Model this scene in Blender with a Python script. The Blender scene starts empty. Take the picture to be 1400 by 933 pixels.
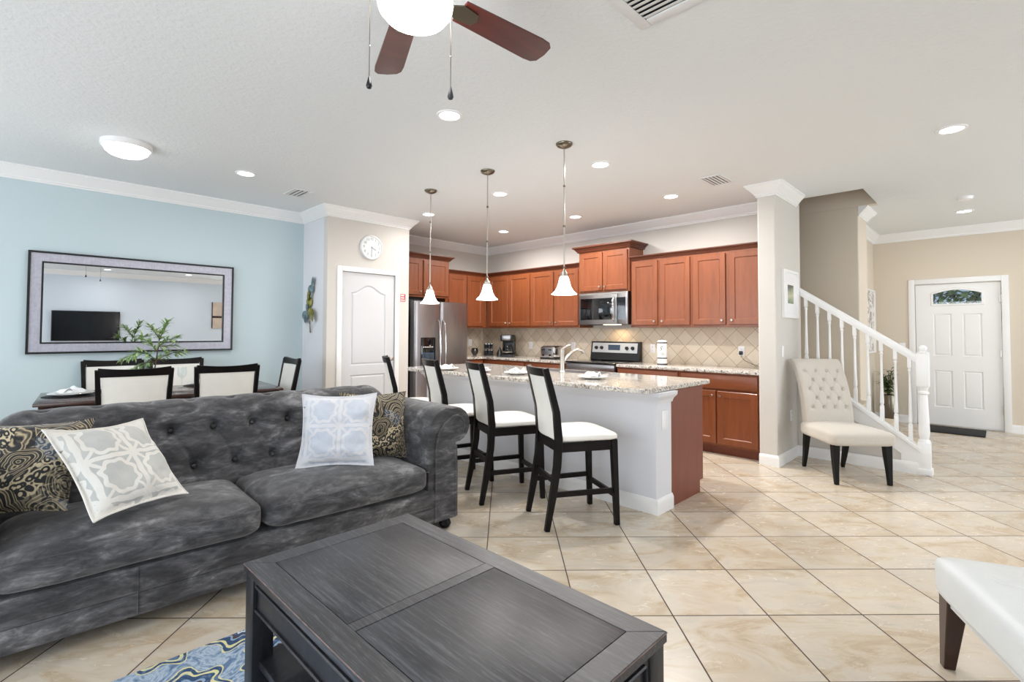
import bpy, bmesh, math, random
from math import pi, sin, cos, radians, sqrt
from mathutils import Matrix, Vector, noise

random.seed(7)
SC = bpy.context.scene
COL = SC.collection

# ------------------------------------------------------------------ camera, sky, lights, exposure
H = 1.32                      # eye height
CEIL = 2.82
PHI, PITCH, ROLL = .7934, .0288, .0035
_F = Vector((sin(PHI) * cos(PITCH), cos(PHI) * cos(PITCH), sin(PITCH)))
_R = Vector((cos(PHI), -sin(PHI), 0))
_U = _R.cross(_F)
_R2 = _R * cos(ROLL) + _U * sin(ROLL)
_U2 = -_R * sin(ROLL) + _U * cos(ROLL)
cam_data = bpy.data.cameras.new('camera')
cam = bpy.data.objects.new('camera', cam_data)
COL.objects.link(cam)
cam.matrix_world = Matrix(((_R2.x, _U2.x, -_F.x, 0), (_R2.y, _U2.y, -_F.y, 0), (_R2.z, _U2.z, -_F.z, H), (0, 0, 0, 1)))
cam_data.sensor_width = 36
cam_data.lens = 36 * 680.16 / 1400
cam_data.shift_y = -(466.5 - 434.52) / 1400
cam_data.clip_start = .02
SC.camera = cam

SC.view_settings.view_transform = 'Standard'
SC.view_settings.look = 'None'
SC.view_settings.gamma = 1
SC.view_settings.use_curve_mapping = False
SC.view_settings.exposure = EXPOSURE = 0.0
SC.cycles.use_denoising = True
SC.cycles.max_bounces = 10
SC.cycles.diffuse_bounces = 6
SC.cycles.glossy_bounces = 5
SC.cycles.caustics_reflective = False
SC.cycles.caustics_refractive = False
SC.cycles.sample_clamp_indirect = 6

w = bpy.data.worlds.new('sky')
SC.world = w
w.use_nodes = True
_nt = w.node_tree
_bg = _nt.nodes['Background']
_sky = _nt.nodes.new('ShaderNodeTexSky')
_sky.sky_type = 'HOSEK_WILKIE'
_sky.turbidity = 4
_sky.sun_direction = (-.5, -.3, .8)
_nt.links.new(_sky.outputs[0], _bg.inputs[0])
_bg.inputs[1].default_value = 2.5


def area_light(name, loc, target, sx, sy, power, col):
    d = bpy.data.lights.new(name, 'AREA')
    d.shape = 'RECTANGLE'
    d.size, d.size_y = sx, sy
    d.energy, d.color = power, col
    o = bpy.data.objects.new(name, d)
    COL.objects.link(o)
    o.location = loc
    o.rotation_euler = (Vector(target) - Vector(loc)).to_track_quat('-Z', 'Y').to_euler()
    return o


# daylight at the sliding doors, and at two unseen windows added for their light
area_light('daylight_sliding_door', (-2.65, .2, 1.25), (0, .2, 1.35), 5.8, 2.3, 195, (.88, .94, 1))
area_light('added_dining_daylight', (-2.65, 4.85, 1.5), (0, 4.85, 1.6), 2.2, 1.9, 100, (.88, .94, 1))
area_light('added_living_daylight', (6.75, -4.1, 1.45), (6.3, 0, 1.5), 4.6, 2.2, 190, (.90, .95, 1))

# ------------------------------------------------------------------ materials


def lin(c):
    c = c / 255
    return c / 12.92 if c <= .04045 else ((c + .055) / 1.055) ** 2.4


def C(r, g, b):
    return (lin(r), lin(g), lin(b), 1)


class NT:
    """small node-tree helper"""

    def __init__(s, name):
        s.m = bpy.data.materials.new(name)
        s.m.use_nodes = True
        s.nt = s.m.node_tree
        s.b = s.nt.nodes['Principled BSDF']
        s.tc = None

    def n(s, t, **k):
        nd = s.nt.nodes.new(t)
        for a, v in k.items():
            setattr(nd, a, v)
        return nd

    def l(s, a, b):
        s.nt.links.new(a, b)

    def obj(s):
        if not s.tc:
            s.tc = s.n('ShaderNodeTexCoord')
        return s.tc.outputs['Object']

    def pos(s):
        return s.n('ShaderNodeNewGeometry').outputs['Position']

    def map(s, vec, scale=(1, 1, 1), rot=(0, 0, 0), loc=(0, 0, 0)):
        m = s.n('ShaderNodeMapping')
        s.l(vec, m.inputs[0])
        m.inputs['Scale'].default_value = scale
        m.inputs['Rotation'].default_value = rot
        m.inputs['Location'].default_value = loc
        return m.outputs[0]

    def noise(s, vec, scale, detail=3, rough=.55, dist=0):
        t = s.n('ShaderNodeTexNoise')
        s.l(vec, t.inputs['Vector'])
        t.inputs['Scale'].default_value = scale
        t.inputs['Detail'].default_value = detail
        t.inputs['Roughness'].default_value = rough
        t.inputs['Distortion'].default_value = dist
        return t.outputs[0]

    def math(s, op, a, b=None, c=None):
        m = s.n('ShaderNodeMath', operation=op)
        for i, x in enumerate((a, b, c)):
            if x is None:
                continue
            if isinstance(x, (int, float)):
                m.inputs[i].default_value = x
            else:
                s.l(x, m.inputs[i])
        return m.outputs[0]

    def ramp(s, fac, stops, mode='LINEAR'):
        r = s.n('ShaderNodeValToRGB')
        r.color_ramp.interpolation = mode
        e = r.color_ramp.elements
        while len(e) < len(stops):
            e.new(.5)
        for x, (p, c) in zip(e, stops):
            x.position = p
            x.color = c
        s.l(fac, r.inputs[0])
        return r.outputs[0]

    def mix(s, fac, a, b, mode='MIX'):
        m = s.n('ShaderNodeMix', data_type='RGBA', blend_type=mode)
        for i, x in ((0, fac), (6, a), (7, b)):
            if isinstance(x, (int, float, tuple)):
                m.inputs[i].default_value = x
            else:
                s.l(x, m.inputs[i])
        return m.outputs[2]

    def bump(s, h, strength, dist=.01):
        b = s.n('ShaderNodeBump')
        b.inputs['Strength'].default_value = strength
        b.inputs['Distance'].default_value = dist
        s.l(h, b.inputs['Height'])
        s.l(b.outputs[0], s.b.inputs['Normal'])

    def set(s, col=None, rough=None, metal=None, **k):
        for nm, v in (('Base Color', col), ('Roughness', rough), ('Metallic', metal)):
            if v is None:
                continue
            if isinstance(v, (int, float, tuple)):
                s.b.inputs[nm].default_value = v
            else:
                s.l(v, s.b.inputs[nm])
        for nm, v in k.items():
            s.b.inputs[nm.replace('_', ' ')].default_value = v
        return s


def plain(name, col, rough=.5, metal=0, noise_amt=0, noise_scale=20, bump=0, bump_scale=60, **k):
    t = NT(name)
    c = col
    if noise_amt:
        f = t.noise(t.obj(), noise_scale, 4)
        d = tuple(x * (1 - noise_amt) for x in col[:3]) + (1,)
        u = tuple(min(1, x * (1 + noise_amt)) for x in col[:3]) + (1,)
        c = t.ramp(f, [(.3, d), (.7, u)])
    t.set(c, rough, metal, **k)
    if bump:
        t.bump(t.noise(t.obj(), bump_scale, 3), bump, .004)
    return t.m


def emis(name, col, strength):
    t = NT(name)
    t.set((.9, .9, .9, 1), .4)
    t.b.inputs['Emission Color'].default_value = col
    t.b.inputs['Emission Strength'].default_value = strength
    return t.m


M = {}
M['ceiling'] = plain('ceiling_paint', C(226, 229, 231), .9, bump=.9, bump_scale=42)
M['greige'] = plain('greige_paint', C(208, 204, 198), .7, bump=.06, bump_scale=90)
M['tan'] = plain('tan_paint', C(216, 205, 189), .7, bump=.06, bump_scale=90)
M['blue'] = plain('blue_paint', C(194, 210, 215), .7, bump=.06, bump_scale=90)
M['tvwall'] = plain('bluish_lit_grey_paint', C(212, 222, 232), .7, bump=.06, bump_scale=90)  # bluish light on the grey wall is put into this paint
M['daylit'] = plain('daylit_greige_paint', C(218, 219, 225), .7, bump=.06, bump_scale=90)  # greige walls again, with the daylight on them put into the colour
M['white'] = plain('white_gloss_paint', C(238, 238, 238), .35)
M['doorwhite'] = plain('white_door_paint', C(208, 209, 212), .4)
M['trimdark'] = plain('shadow_gap', C(30, 28, 26), .8)
M['nickel'] = plain('brushed_nickel', C(190, 184, 176), .28, 1)
M['bronze'] = plain('aged_nickel', C(120, 112, 98), .28, 1)
M['steelbright'] = plain('bright_steel', C(206, 208, 210), .35, .6)
M['darksteel'] = plain('dark_steel', C(96, 94, 94), .3, 1)
M['chrome'] = plain('chrome', C(215, 215, 218), .12, 1)
M['black'] = plain('black_plastic', C(18, 18, 20), .35)
M['blackgloss'] = plain('black_glass', C(10, 10, 13), .06, Coat_Weight=.5)
M['plate'] = plain('white_plastic', C(238, 238, 240), .35)
M['china'] = plain('white_china', C(240, 240, 238), .12)
M['leather'] = plain('cream_leather', C(236, 233, 226), .38, noise_amt=.04, noise_scale=6, bump=.12, bump_scale=220)
M['whiteleather'] = plain('white_leather', C(220, 223, 223), .42, noise_amt=.03, noise_scale=5, bump=.12, bump_scale=200)
M['napkin'] = plain('napkin', C(235, 235, 236), .8, noise_amt=.05, noise_scale=40)
M['grille'] = plain('vent_white', C(225, 226, 228), .5)
M['dark'] = plain('dark_void', C(22, 24, 26), .8)
M['can'] = emis('lamp_lens', (1, .97, .93, 1), 9)
M['globe'] = emis('lit_opal_glass', (1, .98, .95, 1), 26)
M['shade'] = emis('lit_frosted_glass', (1, .97, .94, 1), 11)
M['flush'] = emis('lit_flush_glass', (1, .99, .97, 1), 7)


def wood(name, c1, c2, axis='z', scale=1.0, rough=.35, coat=0, noise_scale=3.0):
    t = NT(name)
    sc = {'x': (.7, 7, 7), 'y': (7, .7, 7), 'z': (7, 7, .7)}[axis]
    v = t.map(t.obj(), tuple(x * scale for x in sc))
    f = t.noise(v, noise_scale, 6, .6, .6)
    g = t.noise(t.obj(), 2.2, 2)
    col = t.ramp(f, [(.2, c1), (.8, c2)])
    col = t.mix(t.math('MULTIPLY', g, .35), col, c1)
    t.set(col, rough, Coat_Weight=coat, Coat_Roughness=.15)
    t.bump(f, .05, .002)
    return t.m


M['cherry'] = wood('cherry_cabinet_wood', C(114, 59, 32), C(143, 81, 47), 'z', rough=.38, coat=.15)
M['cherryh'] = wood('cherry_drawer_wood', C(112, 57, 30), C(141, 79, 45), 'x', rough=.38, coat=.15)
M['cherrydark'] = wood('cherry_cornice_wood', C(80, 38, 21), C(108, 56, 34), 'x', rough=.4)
M['islandwood'] = wood('brown_end_panel_wood', C(112, 58, 42), C(132, 72, 54), 'z', rough=.45)
M['espresso'] = wood('espresso_wood', C(8, 5, 5), C(17, 11, 10), 'z', rough=.42, coat=.03)
M['espresso'].node_tree.nodes['Principled BSDF'].inputs['Specular IOR Level'].default_value = .25
M['mahogany'] = wood('dark_mahogany', C(30, 13, 10), C(58, 27, 18), 'x', rough=.28, coat=.3)
M['diningtop'] = wood('dark_dining_top', C(52, 34, 30), C(78, 56, 50), 'x', rough=.22, coat=.3)
M['fanblade'] = wood('fan_blade_wood', C(44, 13, 11), C(104, 36, 27), 'x', rough=.35, coat=.3)
M['benchleg'] = wood('walnut_leg', C(26, 11, 8), C(60, 28, 20), 'z', rough=.3, coat=.3)
M['blackleg'] = wood('black_leg_wood', C(6, 5, 5), C(13, 11, 11), 'z', rough=.45)
M['blackleg'].node_tree.nodes['Principled BSDF'].inputs['Specular IOR Level'].default_value = .25
M['pale'] = wood('pale_wood', C(190, 160, 120), C(215, 188, 150), 'z')


def m_floor():
    t = NT('beige_floor_tile')
    T = .4459
    ang = -PHI + .0149
    ox = -.1697 * cos(PHI) + 4.5737 * sin(PHI)
    oy = .1697 * sin(PHI) + 4.5737 * cos(PHI)
    # rotate into the tile grid, one tile = one unit
    sub = t.n('ShaderNodeVectorMath', operation='SUBTRACT')
    t.l(t.pos(), sub.inputs[0])
    sub.inputs[1].default_value = (ox, oy, 0)
    v = t.map(sub.outputs[0], (1 / T,) * 3, (0, 0, 0))
    rot = t.n('ShaderNodeVectorRotate', rotation_type='Z_AXIS')
    t.l(v, rot.inputs[0])
    rot.inputs['Angle'].default_value = -ang
    g = rot.outputs[0]
    sep = t.n('ShaderNodeSeparateXYZ')
    t.l(g, sep.inputs[0])
    fx = t.math('ABSOLUTE', t.math('SUBTRACT', t.math('FRACT', sep.outputs[0]), .5))
    fy = t.math('ABSOLUTE', t.math('SUBTRACT', t.math('FRACT', sep.outputs[1]), .5))
    edge = t.math('MAXIMUM', fx, fy)
    grout = t.math('GREATER_THAN', edge, .4925)
    fl = t.n('ShaderNodeVectorMath', operation='FLOOR')
    t.l(g, fl.inputs[0])
    wn = t.n('ShaderNodeTexWhiteNoise', noise_dimensions='3D')
    t.l(fl.outputs[0], wn.inputs['Vector'])
    sc = t.n('ShaderNodeVectorMath', operation='SCALE')
    t.l(wn.outputs['Color'], sc.inputs[0])
    sc.inputs['Scale'].default_value = 30
    add = t.n('ShaderNodeVectorMath', operation='ADD')
    t.l(g, add.inputs[0])
    t.l(sc.outputs[0], add.inputs[1])
    st = t.map(add.outputs[0], (.8, 1.7, 1), (0, 0, .9))
    n1 = t.noise(st, 1.5, 7, .62, 1.0)
    n2 = t.noise(st, 3.2, 6, .65, 1.6)
    n3 = t.noise(add.outputs[0], .9, 3)
    base = t.ramp(n1, [(.26, C(178, 174, 168)), (.38, C(205, 196, 183)), (.48, C(212, 202, 186)), (.57, C(202, 186, 162)), (.64, C(184, 162, 132)), (.72, C(208, 196, 178)), (.84, C(190, 184, 176))])
    veins = t.ramp(n2, [(.30, (1, 1, 1, 1)), (.42, (0, 0, 0, 1)), (.54, (0, 0, 0, 1)), (.70, (1, 1, 1, 1))])
    col = t.mix(t.math('MULTIPLY', t.math('SUBTRACT', 1, veins), .28), base, C(224, 212, 196))
    col = t.mix(t.math('MULTIPLY', t.ramp(n3, [(.45, (0, 0, 0, 1)), (.72, (1, 1, 1, 1))]), .5), col, C(190, 168, 138))
    bright = t.math('ADD', .88, t.math('MULTIPLY', wn.outputs['Value'], .13))
    bc = t.n('ShaderNodeCombineColor')
    for i in range(3):
        t.l(bright, bc.inputs[i])
    col = t.mix(1.0, col, bc.outputs[0], 'MULTIPLY')
    col = t.mix(grout, col, C(72, 58, 46))
    t.set(col, t.math('ADD', t.math('MULTIPLY', n2, .12), t.math('ADD', .2, t.math('MULTIPLY', grout, .5))))
    hgt = t.math('ADD', t.math('MULTIPLY', t.math('SUBTRACT', 1, grout), .8), t.math('MULTIPLY', n2, .15))
    t.bump(hgt, .25, .004)
    return t.m


def m_backsplash():
    t = NT('diagonal_beige_wall_tile')
    geo = t.pos()
    sep = t.n('ShaderNodeSeparateXYZ')
    t.l(geo, sep.inputs[0])
    nrm = t.n('ShaderNodeNewGeometry')
    # along-wall coordinate: y on the long wall, x on the short one
    sn = t.n('ShaderNodeSeparateXYZ')
    t.l(nrm.outputs['Normal'], sn.inputs[0])
    onx = t.math('GREATER_THAN', t.math('ABSOLUTE', sn.outputs[0]), .5)
    along = t.math('ADD', t.math('MULTIPLY', onx, t.math('SUBTRACT', sep.outputs[1], 2.453)), t.math('MULTIPLY', t.math('SUBTRACT', 1, onx), sep.outputs[0]))
    zz = t.math('SUBTRACT', sep.outputs[2], 1.144)
    k = 1 / (.150 * sqrt(2))
    a = t.math('MULTIPLY', t.math('ADD', along, zz), k)
    b = t.math('MULTIPLY', t.math('SUBTRACT', along, zz), k)
    fx = t.math('ABSOLUTE', t.math('SUBTRACT', t.math('FRACT', a), .5))
    fy = t.math('ABSOLUTE', t.math('SUBTRACT', t.math('FRACT', b), .5))
    edge = t.math('MAXIMUM', fx, fy)
    grout = t.math('GREATER_THAN', edge, .482)
    cmb = t.n('ShaderNodeCombineXYZ')
    t.l(t.math('FLOOR', a), cmb.inputs[0])
    t.l(t.math('FLOOR', b), cmb.inputs[1])
    wn = t.n('ShaderNodeTexWhiteNoise', noise_dimensions='3D')
    t.l(cmb.outputs[0], wn.inputs['Vector'])
    n = t.noise(geo, 9, 5, .6, .4)
    v = t.math('ADD', t.math('MULTIPLY', wn.outputs['Value'], .5), t.math('MULTIPLY', n, .6))
    col = t.ramp(v, [(.15, C(202, 185, 162)), (.55, C(220, 206, 186)), (.95, C(228, 218, 203))])
    col = t.mix(grout, col, C(172, 152, 124))
    t.set(col, .45)
    t.bump(t.math('ADD', t.math('MULTIPLY', t.math('SUBTRACT', 1, grout), .7), t.math('MULTIPLY', n, .2)), .3, .004)
    return t.m


def m_granite():
    t = NT('speckled_granite')
    v = t.n('ShaderNodeTexVoronoi')
    t.l(t.obj(), v.inputs['Vector'])
    v.inputs['Scale'].default_value = 110
    v2 = t.n('ShaderNodeTexVoronoi')
    t.l(t.obj(), v2.inputs['Vector'])
    v2.inputs['Scale'].default_value = 55
    n = t.noise(t.obj(), 14, 4)
    c1 = t.ramp(v.outputs['Color'], [(.1, C(60, 54, 52)), (.28, C(150, 138, 128)), (.5, C(214, 208, 200)), (.8, C(232, 228, 222))], 'CONSTANT')
    c2 = t.ramp(v2.outputs['Color'], [(.12, C(90, 74, 64)), (.3, C(190, 182, 172)), (.6, C(226, 222, 216))])
    t.set(t.mix(t.ramp(n, [(.35, (.2, .2, .2, 1)), (.65, (.8, .8, .8, 1))]), c1, c2), .09, Coat_Weight=.3, Coat_Roughness=.04)
    return t.m


def m_steel():
    t = NT('stainless_steel')
    f = t.noise(t.map(t.obj(), (260, 260, 3)), 1, 3)
    t.set(t.ramp(f, [(.3, C(150, 148, 150)), (.7, C(172, 170, 171))]), t.math('ADD', .24, t.math('MULTIPLY', f, .12)), 1)
    return t.m


def m_suede():
    t = NT('charcoal_suede')
    a = t.noise(t.map(t.obj(), (2.2, 3.2, 6.0)), 2.0, 9, .68, .6)
    b = t.noise(t.map(t.obj(), (3, 3, 9)), 5, 5, .6, .5)
    f = t.math('ADD', t.math('MULTIPLY', a, .72), t.math('MULTIPLY', b, .28))
    t.set(t.ramp(f, [(.34, C(40, 39, 41)), (.46, C(62, 61, 63)), (.55, C(90, 89, 91)), (.66, C(144, 142, 144))]), .85, Sheen_Weight=.25, Sheen_Roughness=.4)
    t.bump(t.math('ADD', t.noise(t.obj(), 16, 5), t.noise(t.obj(), 240, 2)), .22, .006)
    return t.m


def m_linen():
    t = NT('beige_linen')
    f = t.noise(t.map(t.obj(), (500, 500, 120)), 1, 2)
    g = t.noise(t.obj(), 7, 3)
    t.set(t.mix(t.math('MULTIPLY', g, .3), t.ramp(f, [(.3, C(186, 179, 169)), (.7, C(206, 200, 190))]), C(188, 180, 168)), .9, Sheen_Weight=.2)
    t.bump(f, .15, .002)
    return t.m


def m_blackwood():
    t = NT('brushed_black_wood')
    f = t.noise(t.map(t.obj(), (26, 1.0, 26)), 3, 7, .66, .5)
    g = t.noise(t.obj(), 3, 4)
    h = t.noise(t.map(t.obj(), (60, 6, 60)), 3, 3)
    c = t.ramp(f, [(.34, C(30, 31, 35)), (.52, C(50, 51, 56)), (.68, C(84, 85, 90))])
    c = t.mix(t.math('MULTIPLY', t.ramp(h, [(.55, (0, 0, 0, 1)), (.75, (1, 1, 1, 1))]), t.math('MULTIPLY', g, .7)), c, C(120, 119, 120))
    t.set(c, t.math('ADD', .3, t.math('MULTIPLY', f, .22)), Specular_IOR_Level=.5)
    t.bump(f, .15, .003)
    return t.m


def m_blackwood_side():
    t = NT('black_painted_wood')
    f = t.noise(t.map(t.obj(), (12, 12, 3)), 3, 6, .6, .5)
    t.set(t.ramp(f, [(.35, C(20, 20, 23)), (.6, C(36, 36, 41)), (.78, C(58, 56, 58))]), .42)
    return t.m


def m_applique(name, patch, band):
    t = NT(name)
    ang = .0
    sep = t.n('ShaderNodeSeparateXYZ')
    wob = t.n('ShaderNodeVectorMath', operation='ADD')
    nz = t.n('ShaderNodeTexNoise')
    t.l(t.obj(), nz.inputs['Vector'])
    nz.inputs['Scale'].default_value = 14
    sc = t.n('ShaderNodeVectorMath', operation='SCALE')
    t.l(nz.outputs['Color'], sc.inputs[0])
    sc.inputs['Scale'].default_value = .018
    t.l(t.obj(), wob.inputs[0])
    t.l(sc.outputs[0], wob.inputs[1])
    t.l(wob.outputs[0], sep.inputs[0])
    P = .20
    u = t.math('SUBTRACT', t.math('FRACT', t.math('DIVIDE', t.math('ADD', sep.outputs[0], .97), P)), .5)
    v = t.math('SUBTRACT', t.math('FRACT', t.math('DIVIDE', t.math('ADD', sep.outputs[1], .97), P)), .5)
    au, av = t.math('ABSOLUTE', u), t.math('ABSOLUTE', v)
    d = t.math('SQRT', t.math('ADD', t.math('MULTIPLY', u, u), t.math('MULTIPLY', v, v)))
    th = t.math('ARCTAN2', v, u)
    d = t.math('MULTIPLY', d, t.math('ADD', 1, t.math('MULTIPLY', t.math('COSINE', t.math('MULTIPLY', th, 8)), .07)))
    ring = t.math('LESS_THAN', t.math('ABSOLUTE', t.math('SUBTRACT', d, .375)), .045)
    cu = t.math('GREATER_THAN', au, .445)
    cv = t.math('GREATER_THAN', av, .445)
    dg = t.math('MULTIPLY', t.math('LESS_THAN', t.math('ABSOLUTE', t.math('SUBTRACT', au, av)), .05), t.math('GREATER_THAN', d, .4))
    mask = t.math('MAXIMUM', t.math('MAXIMUM', ring, dg), t.math('MAXIMUM', cu, cv))
    ax, ay = t.math('ABSOLUTE', sep.outputs[0]), t.math('ABSOLUTE', sep.outputs[1])
    border = t.math('GREATER_THAN', t.math('MAXIMUM', ax, ay), .195)
    mask = t.math('MAXIMUM', mask, border)
    blot = t.noise(t.obj(), 5, 3)
    pc = t.mix(t.ramp(blot, [(.4, (0, 0, 0, 1)), (.7, (1, 1, 1, 1))]), patch, band)
    t.set(t.mix(mask, patch, band), .85, Sheen_Weight=.15)
    t.nt.links.new(t.mix(mask, t.mix(.35, patch, pc), band), t.b.inputs['Base Color'])
    t.bump(t.math('ADD', t.math('MULTIPLY', mask, .8), t.math('MULTIPLY', t.noise(t.obj(), 22, 5), .9)), .8, .008)
    return t.m


def m_paisley():
    t = NT('black_gold_paisley')
    n = t.n('ShaderNodeTexNoise')
    t.l(t.obj(), n.inputs['Vector'])
    n.inputs['Scale'].default_value = 6
    n.inputs['Detail'].default_value = 2
    sc = t.n('ShaderNodeVectorMath', operation='SCALE')
    t.l(n.outputs['Color'], sc.inputs[0])
    sc.inputs['Scale'].default_value = .10
    ad = t.n('ShaderNodeVectorMath', operation='ADD')
    t.l(t.obj(), ad.inputs[0])
    t.l(sc.outputs[0], ad.inputs[1])
    v = t.n('ShaderNodeTexVoronoi')
    t.l(ad.outputs[0], v.inputs['Vector'])
    v.inputs['Scale'].default_value = 8.5
    v2 = t.n('ShaderNodeTexVoronoi')
    t.l(ad.outputs[0], v2.inputs['Vector'])
    v2.inputs['Scale'].default_value = 34
    d = v.outputs['Distance']
    rings = t.math('MULTIPLY_ADD', t.math('SINE', t.math('MULTIPLY', d, 34)), .5, .5)
    small = t.math('MULTIPLY_ADD', t.math('SINE', t.math('MULTIPLY', v2.outputs['Distance'], 12)), .5, .5)
    big = t.ramp(rings, [(.30, C(16, 16, 20)), (.42, C(120, 106, 82)), (.6, C(190, 172, 138)), (.78, C(150, 136, 108)), (.95, C(60, 54, 46))])
    sm = t.ramp(small, [(.45, C(14, 14, 18)), (.6, C(140, 126, 98)), (.82, C(196, 180, 148))])
    pick = t.ramp(v.outputs['Color'], [(.42, (0, 0, 0, 1)), (.5, (1, 1, 1, 1))])
    col = t.mix(pick, big, sm)
    tint = t.ramp(v.outputs['Color'], [(.7, (0, 0, 0, 1)), (.78, (1, 1, 1, 1))])
    col = t.mix(t.math('MULTIPLY', tint, .5), col, C(74, 92, 116))
    t.set(col, .6, Sheen_Weight=.2)
    t.bump(rings, .2, .003)
    return t.m


def m_rug():
    t = NT('blue_floral_rug')
    K = 3.2
    wob = t.n('ShaderNodeTexNoise')
    t.l(t.obj(), wob.inputs['Vector'])
    wob.inputs['Scale'].default_value = 16
    sc = t.n('ShaderNodeVectorMath', operation='SCALE')
    t.l(wob.outputs['Color'], sc.inputs[0])
    sc.inputs['Scale'].default_value = .09
    ad = t.n('ShaderNodeVectorMath', operation='ADD')
    t.l(t.map(t.obj(), (K, K, K), (0, 0, 0), (.548, .332, 0)), ad.inputs[0])
    t.l(sc.outputs[0], ad.inputs[1])
    v = t.n('ShaderNodeTexVoronoi', voronoi_dimensions='2D')
    t.l(ad.outputs[0], v.inputs['Vector'])
    v.inputs['Scale'].default_value = 1
    v.inputs['Randomness'].default_value = .3
    loc = t.n('ShaderNodeVectorMath', operation='SUBTRACT')
    t.l(ad.outputs[0], loc.inputs[0])
    t.l(v.outputs['Position'], loc.inputs[1])
    sep = t.n('ShaderNodeSeparateXYZ')
    t.l(loc.outputs[0], sep.inputs[0])
    th = t.math('ARCTAN2', sep.outputs[1], sep.outputs[0])
    r = t.math('SQRT', t.math('ADD', t.math('MULTIPLY', sep.outputs[0], sep.outputs[0]), t.math('MULTIPLY', sep.outputs[1], sep.outputs[1])))
    r = t.math('MULTIPLY', r, t.math('ADD', 1, t.math('MULTIPLY', t.math('COSINE', t.math('MULTIPLY', th, 7)), .16)))
    navy, cream, brown, sky, pale = C(44, 74, 112), C(220, 216, 164), C(84, 58, 52), C(140, 166, 196), C(206, 216, 226)
    flower = t.ramp(r, [(0, navy), (.05, pale), (.085, navy), (.13, brown), (.165, sky), (.20, navy), (.30, cream), (.345, navy), (.40, cream), (.425, sky)], 'CONSTANT')
    gn = t.noise(t.obj(), 9, 4, .6, 2)
    ground = t.ramp(gn, [(.4, C(112, 138, 170)), (.5, C(180, 196, 212)), (.58, C(120, 146, 178)), (.66, C(90, 116, 152))])
    speck = t.ramp(t.noise(t.obj(), 26, 3, .6, 1), [(.52, (0, 0, 0, 1)), (.58, (1, 1, 1, 1))])
    flower = t.mix(t.math('MULTIPLY', speck, .35), flower, sky)
    t.set(t.mix(t.math('LESS_THAN', r, .425), ground, flower), .95)
    t.bump(t.noise(t.obj(), 300, 2), .5, .004)
    return t.m


def m_glass(name, tint=(1, 1, 1, 1), fac=.06, rough=.02):
    t = NT(name)
    out = t.nt.nodes['Material Output']
    tr = t.n('ShaderNodeBsdfTransparent')
    tr.inputs[0].default_value = tint
    gl = t.n('ShaderNodeBsdfGlossy')
    gl.inputs['Roughness'].default_value = rough
    fr = t.n('ShaderNodeLayerWeight')
    fr.inputs[0].default_value = .2
    mx = t.n('ShaderNodeMixShader')
    t.l(t.math('ADD', t.math('MULTIPLY', t.math('POWER', fr.outputs['Facing'], 2.5), .45), fac), mx.inputs[0])
    t.l(tr.outputs[0], mx.inputs[1])
    t.l(gl.outputs[0], mx.inputs[2])
    t.l(mx.outputs[0], out.inputs['Surface'])
    return t.m


def m_leaf(name, c1, c2, scale=18):
    t = NT(name)
    t.set(t.ramp(t.noise(t.obj(), scale, 3), [(.35, c1), (.65, c2)]), .5)
    return t.m


def m_photo():
    t = NT('landscape_print')
    sep = t.n('ShaderNodeSeparateXYZ')
    t.l(t.obj(), sep.inputs[0])
    n = t.noise(t.obj(), 14, 5)
    h = t.math('ADD', t.math('MULTIPLY', sep.outputs[2], 2.4), t.math('MULTIPLY', n, .35))
    t.set(t.ramp(h, [(.1, C(150, 190, 185)), (.3, C(225, 235, 230)), (.42, C(70, 96, 70)), (.58, C(120, 140, 110)), (.75, C(190, 190, 160)), (.95, C(90, 100, 84))]), .4)
    return t.m


def m_abstract():
    t = NT('grey_floral_print')
    n = t.noise(t.obj(), 7, 3, .5, 1.5)
    t.set(t.ramp(n, [(.38, C(236, 234, 230)), (.5, C(225, 222, 217)), (.55, C(120, 112, 110)), (.62, C(205, 198, 194)), (.75, C(238, 236, 233))]), .5)
    return t.m


def m_silverframe():
    t = NT('ribbed_silver_frame')
    f = t.noise(t.map(t.obj(), (6, 6, 6)), 8, 3)
    f2 = t.noise(t.map(t.obj(), (240, 1, 3)), 1, 2)
    t.set(t.ramp(t.math('ADD', t.math('MULTIPLY', f, .5), t.math('MULTIPLY', f2, .5)), [(.3, C(166, 166, 178)), (.7, C(196, 196, 208))]), .4, .35)
    return t.m


M['floor'] = m_floor()
M['splash'] = m_backsplash()
M['granite'] = m_granite()
M['steel'] = m_steel()
M['suede'] = m_suede()
M['linen'] = m_linen()
M['tabletop'] = m_blackwood()
M['tableside'] = m_blackwood_side()
M['appliquegrey'] = m_applique('white_applique_on_grey', C(182, 184, 182), C(222, 219, 213))
M['appliquepale'] = m_applique('white_applique_on_pale_blue', C(194, 199, 210), C(215, 214, 217))
M['paisley'] = m_paisley()
M['rug'] = m_rug()
M['glass'] = m_glass('window_glass')
M['clearglass'] = m_glass('drinking_glass', (.96, .98, .98, 1), .04)
M['smokeglass'] = m_glass('smoked_glass', (.35, .42, .5, 1), .1)
M['leaf'] = m_leaf('green_leaf', C(104, 142, 78), C(182, 204, 144), 30)
M['leafdark'] = m_leaf('dark_leaf', C(40, 62, 34), C(110, 136, 84), 30)
M['treeleaf'] = m_leaf('garden_foliage', C(120, 165, 70), C(200, 220, 130), 3)
M['bark'] = m_leaf('twig_bark', C(58, 34, 26), C(96, 60, 46), 20)
M['platebluegrey'] = m_leaf('patinated_blue_metal', C(66, 92, 104), C(120, 142, 146), 25)
M['plateolive'] = m_leaf('patinated_olive_metal', C(92, 92, 30), C(150, 148, 66), 25)
M['photo'] = m_photo()
M['abstract'] = m_abstract()
M['silverframe'] = m_silverframe()
M['mirror'] = plain('mirror_glass', C(240, 242, 245), .0, 1)
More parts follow.
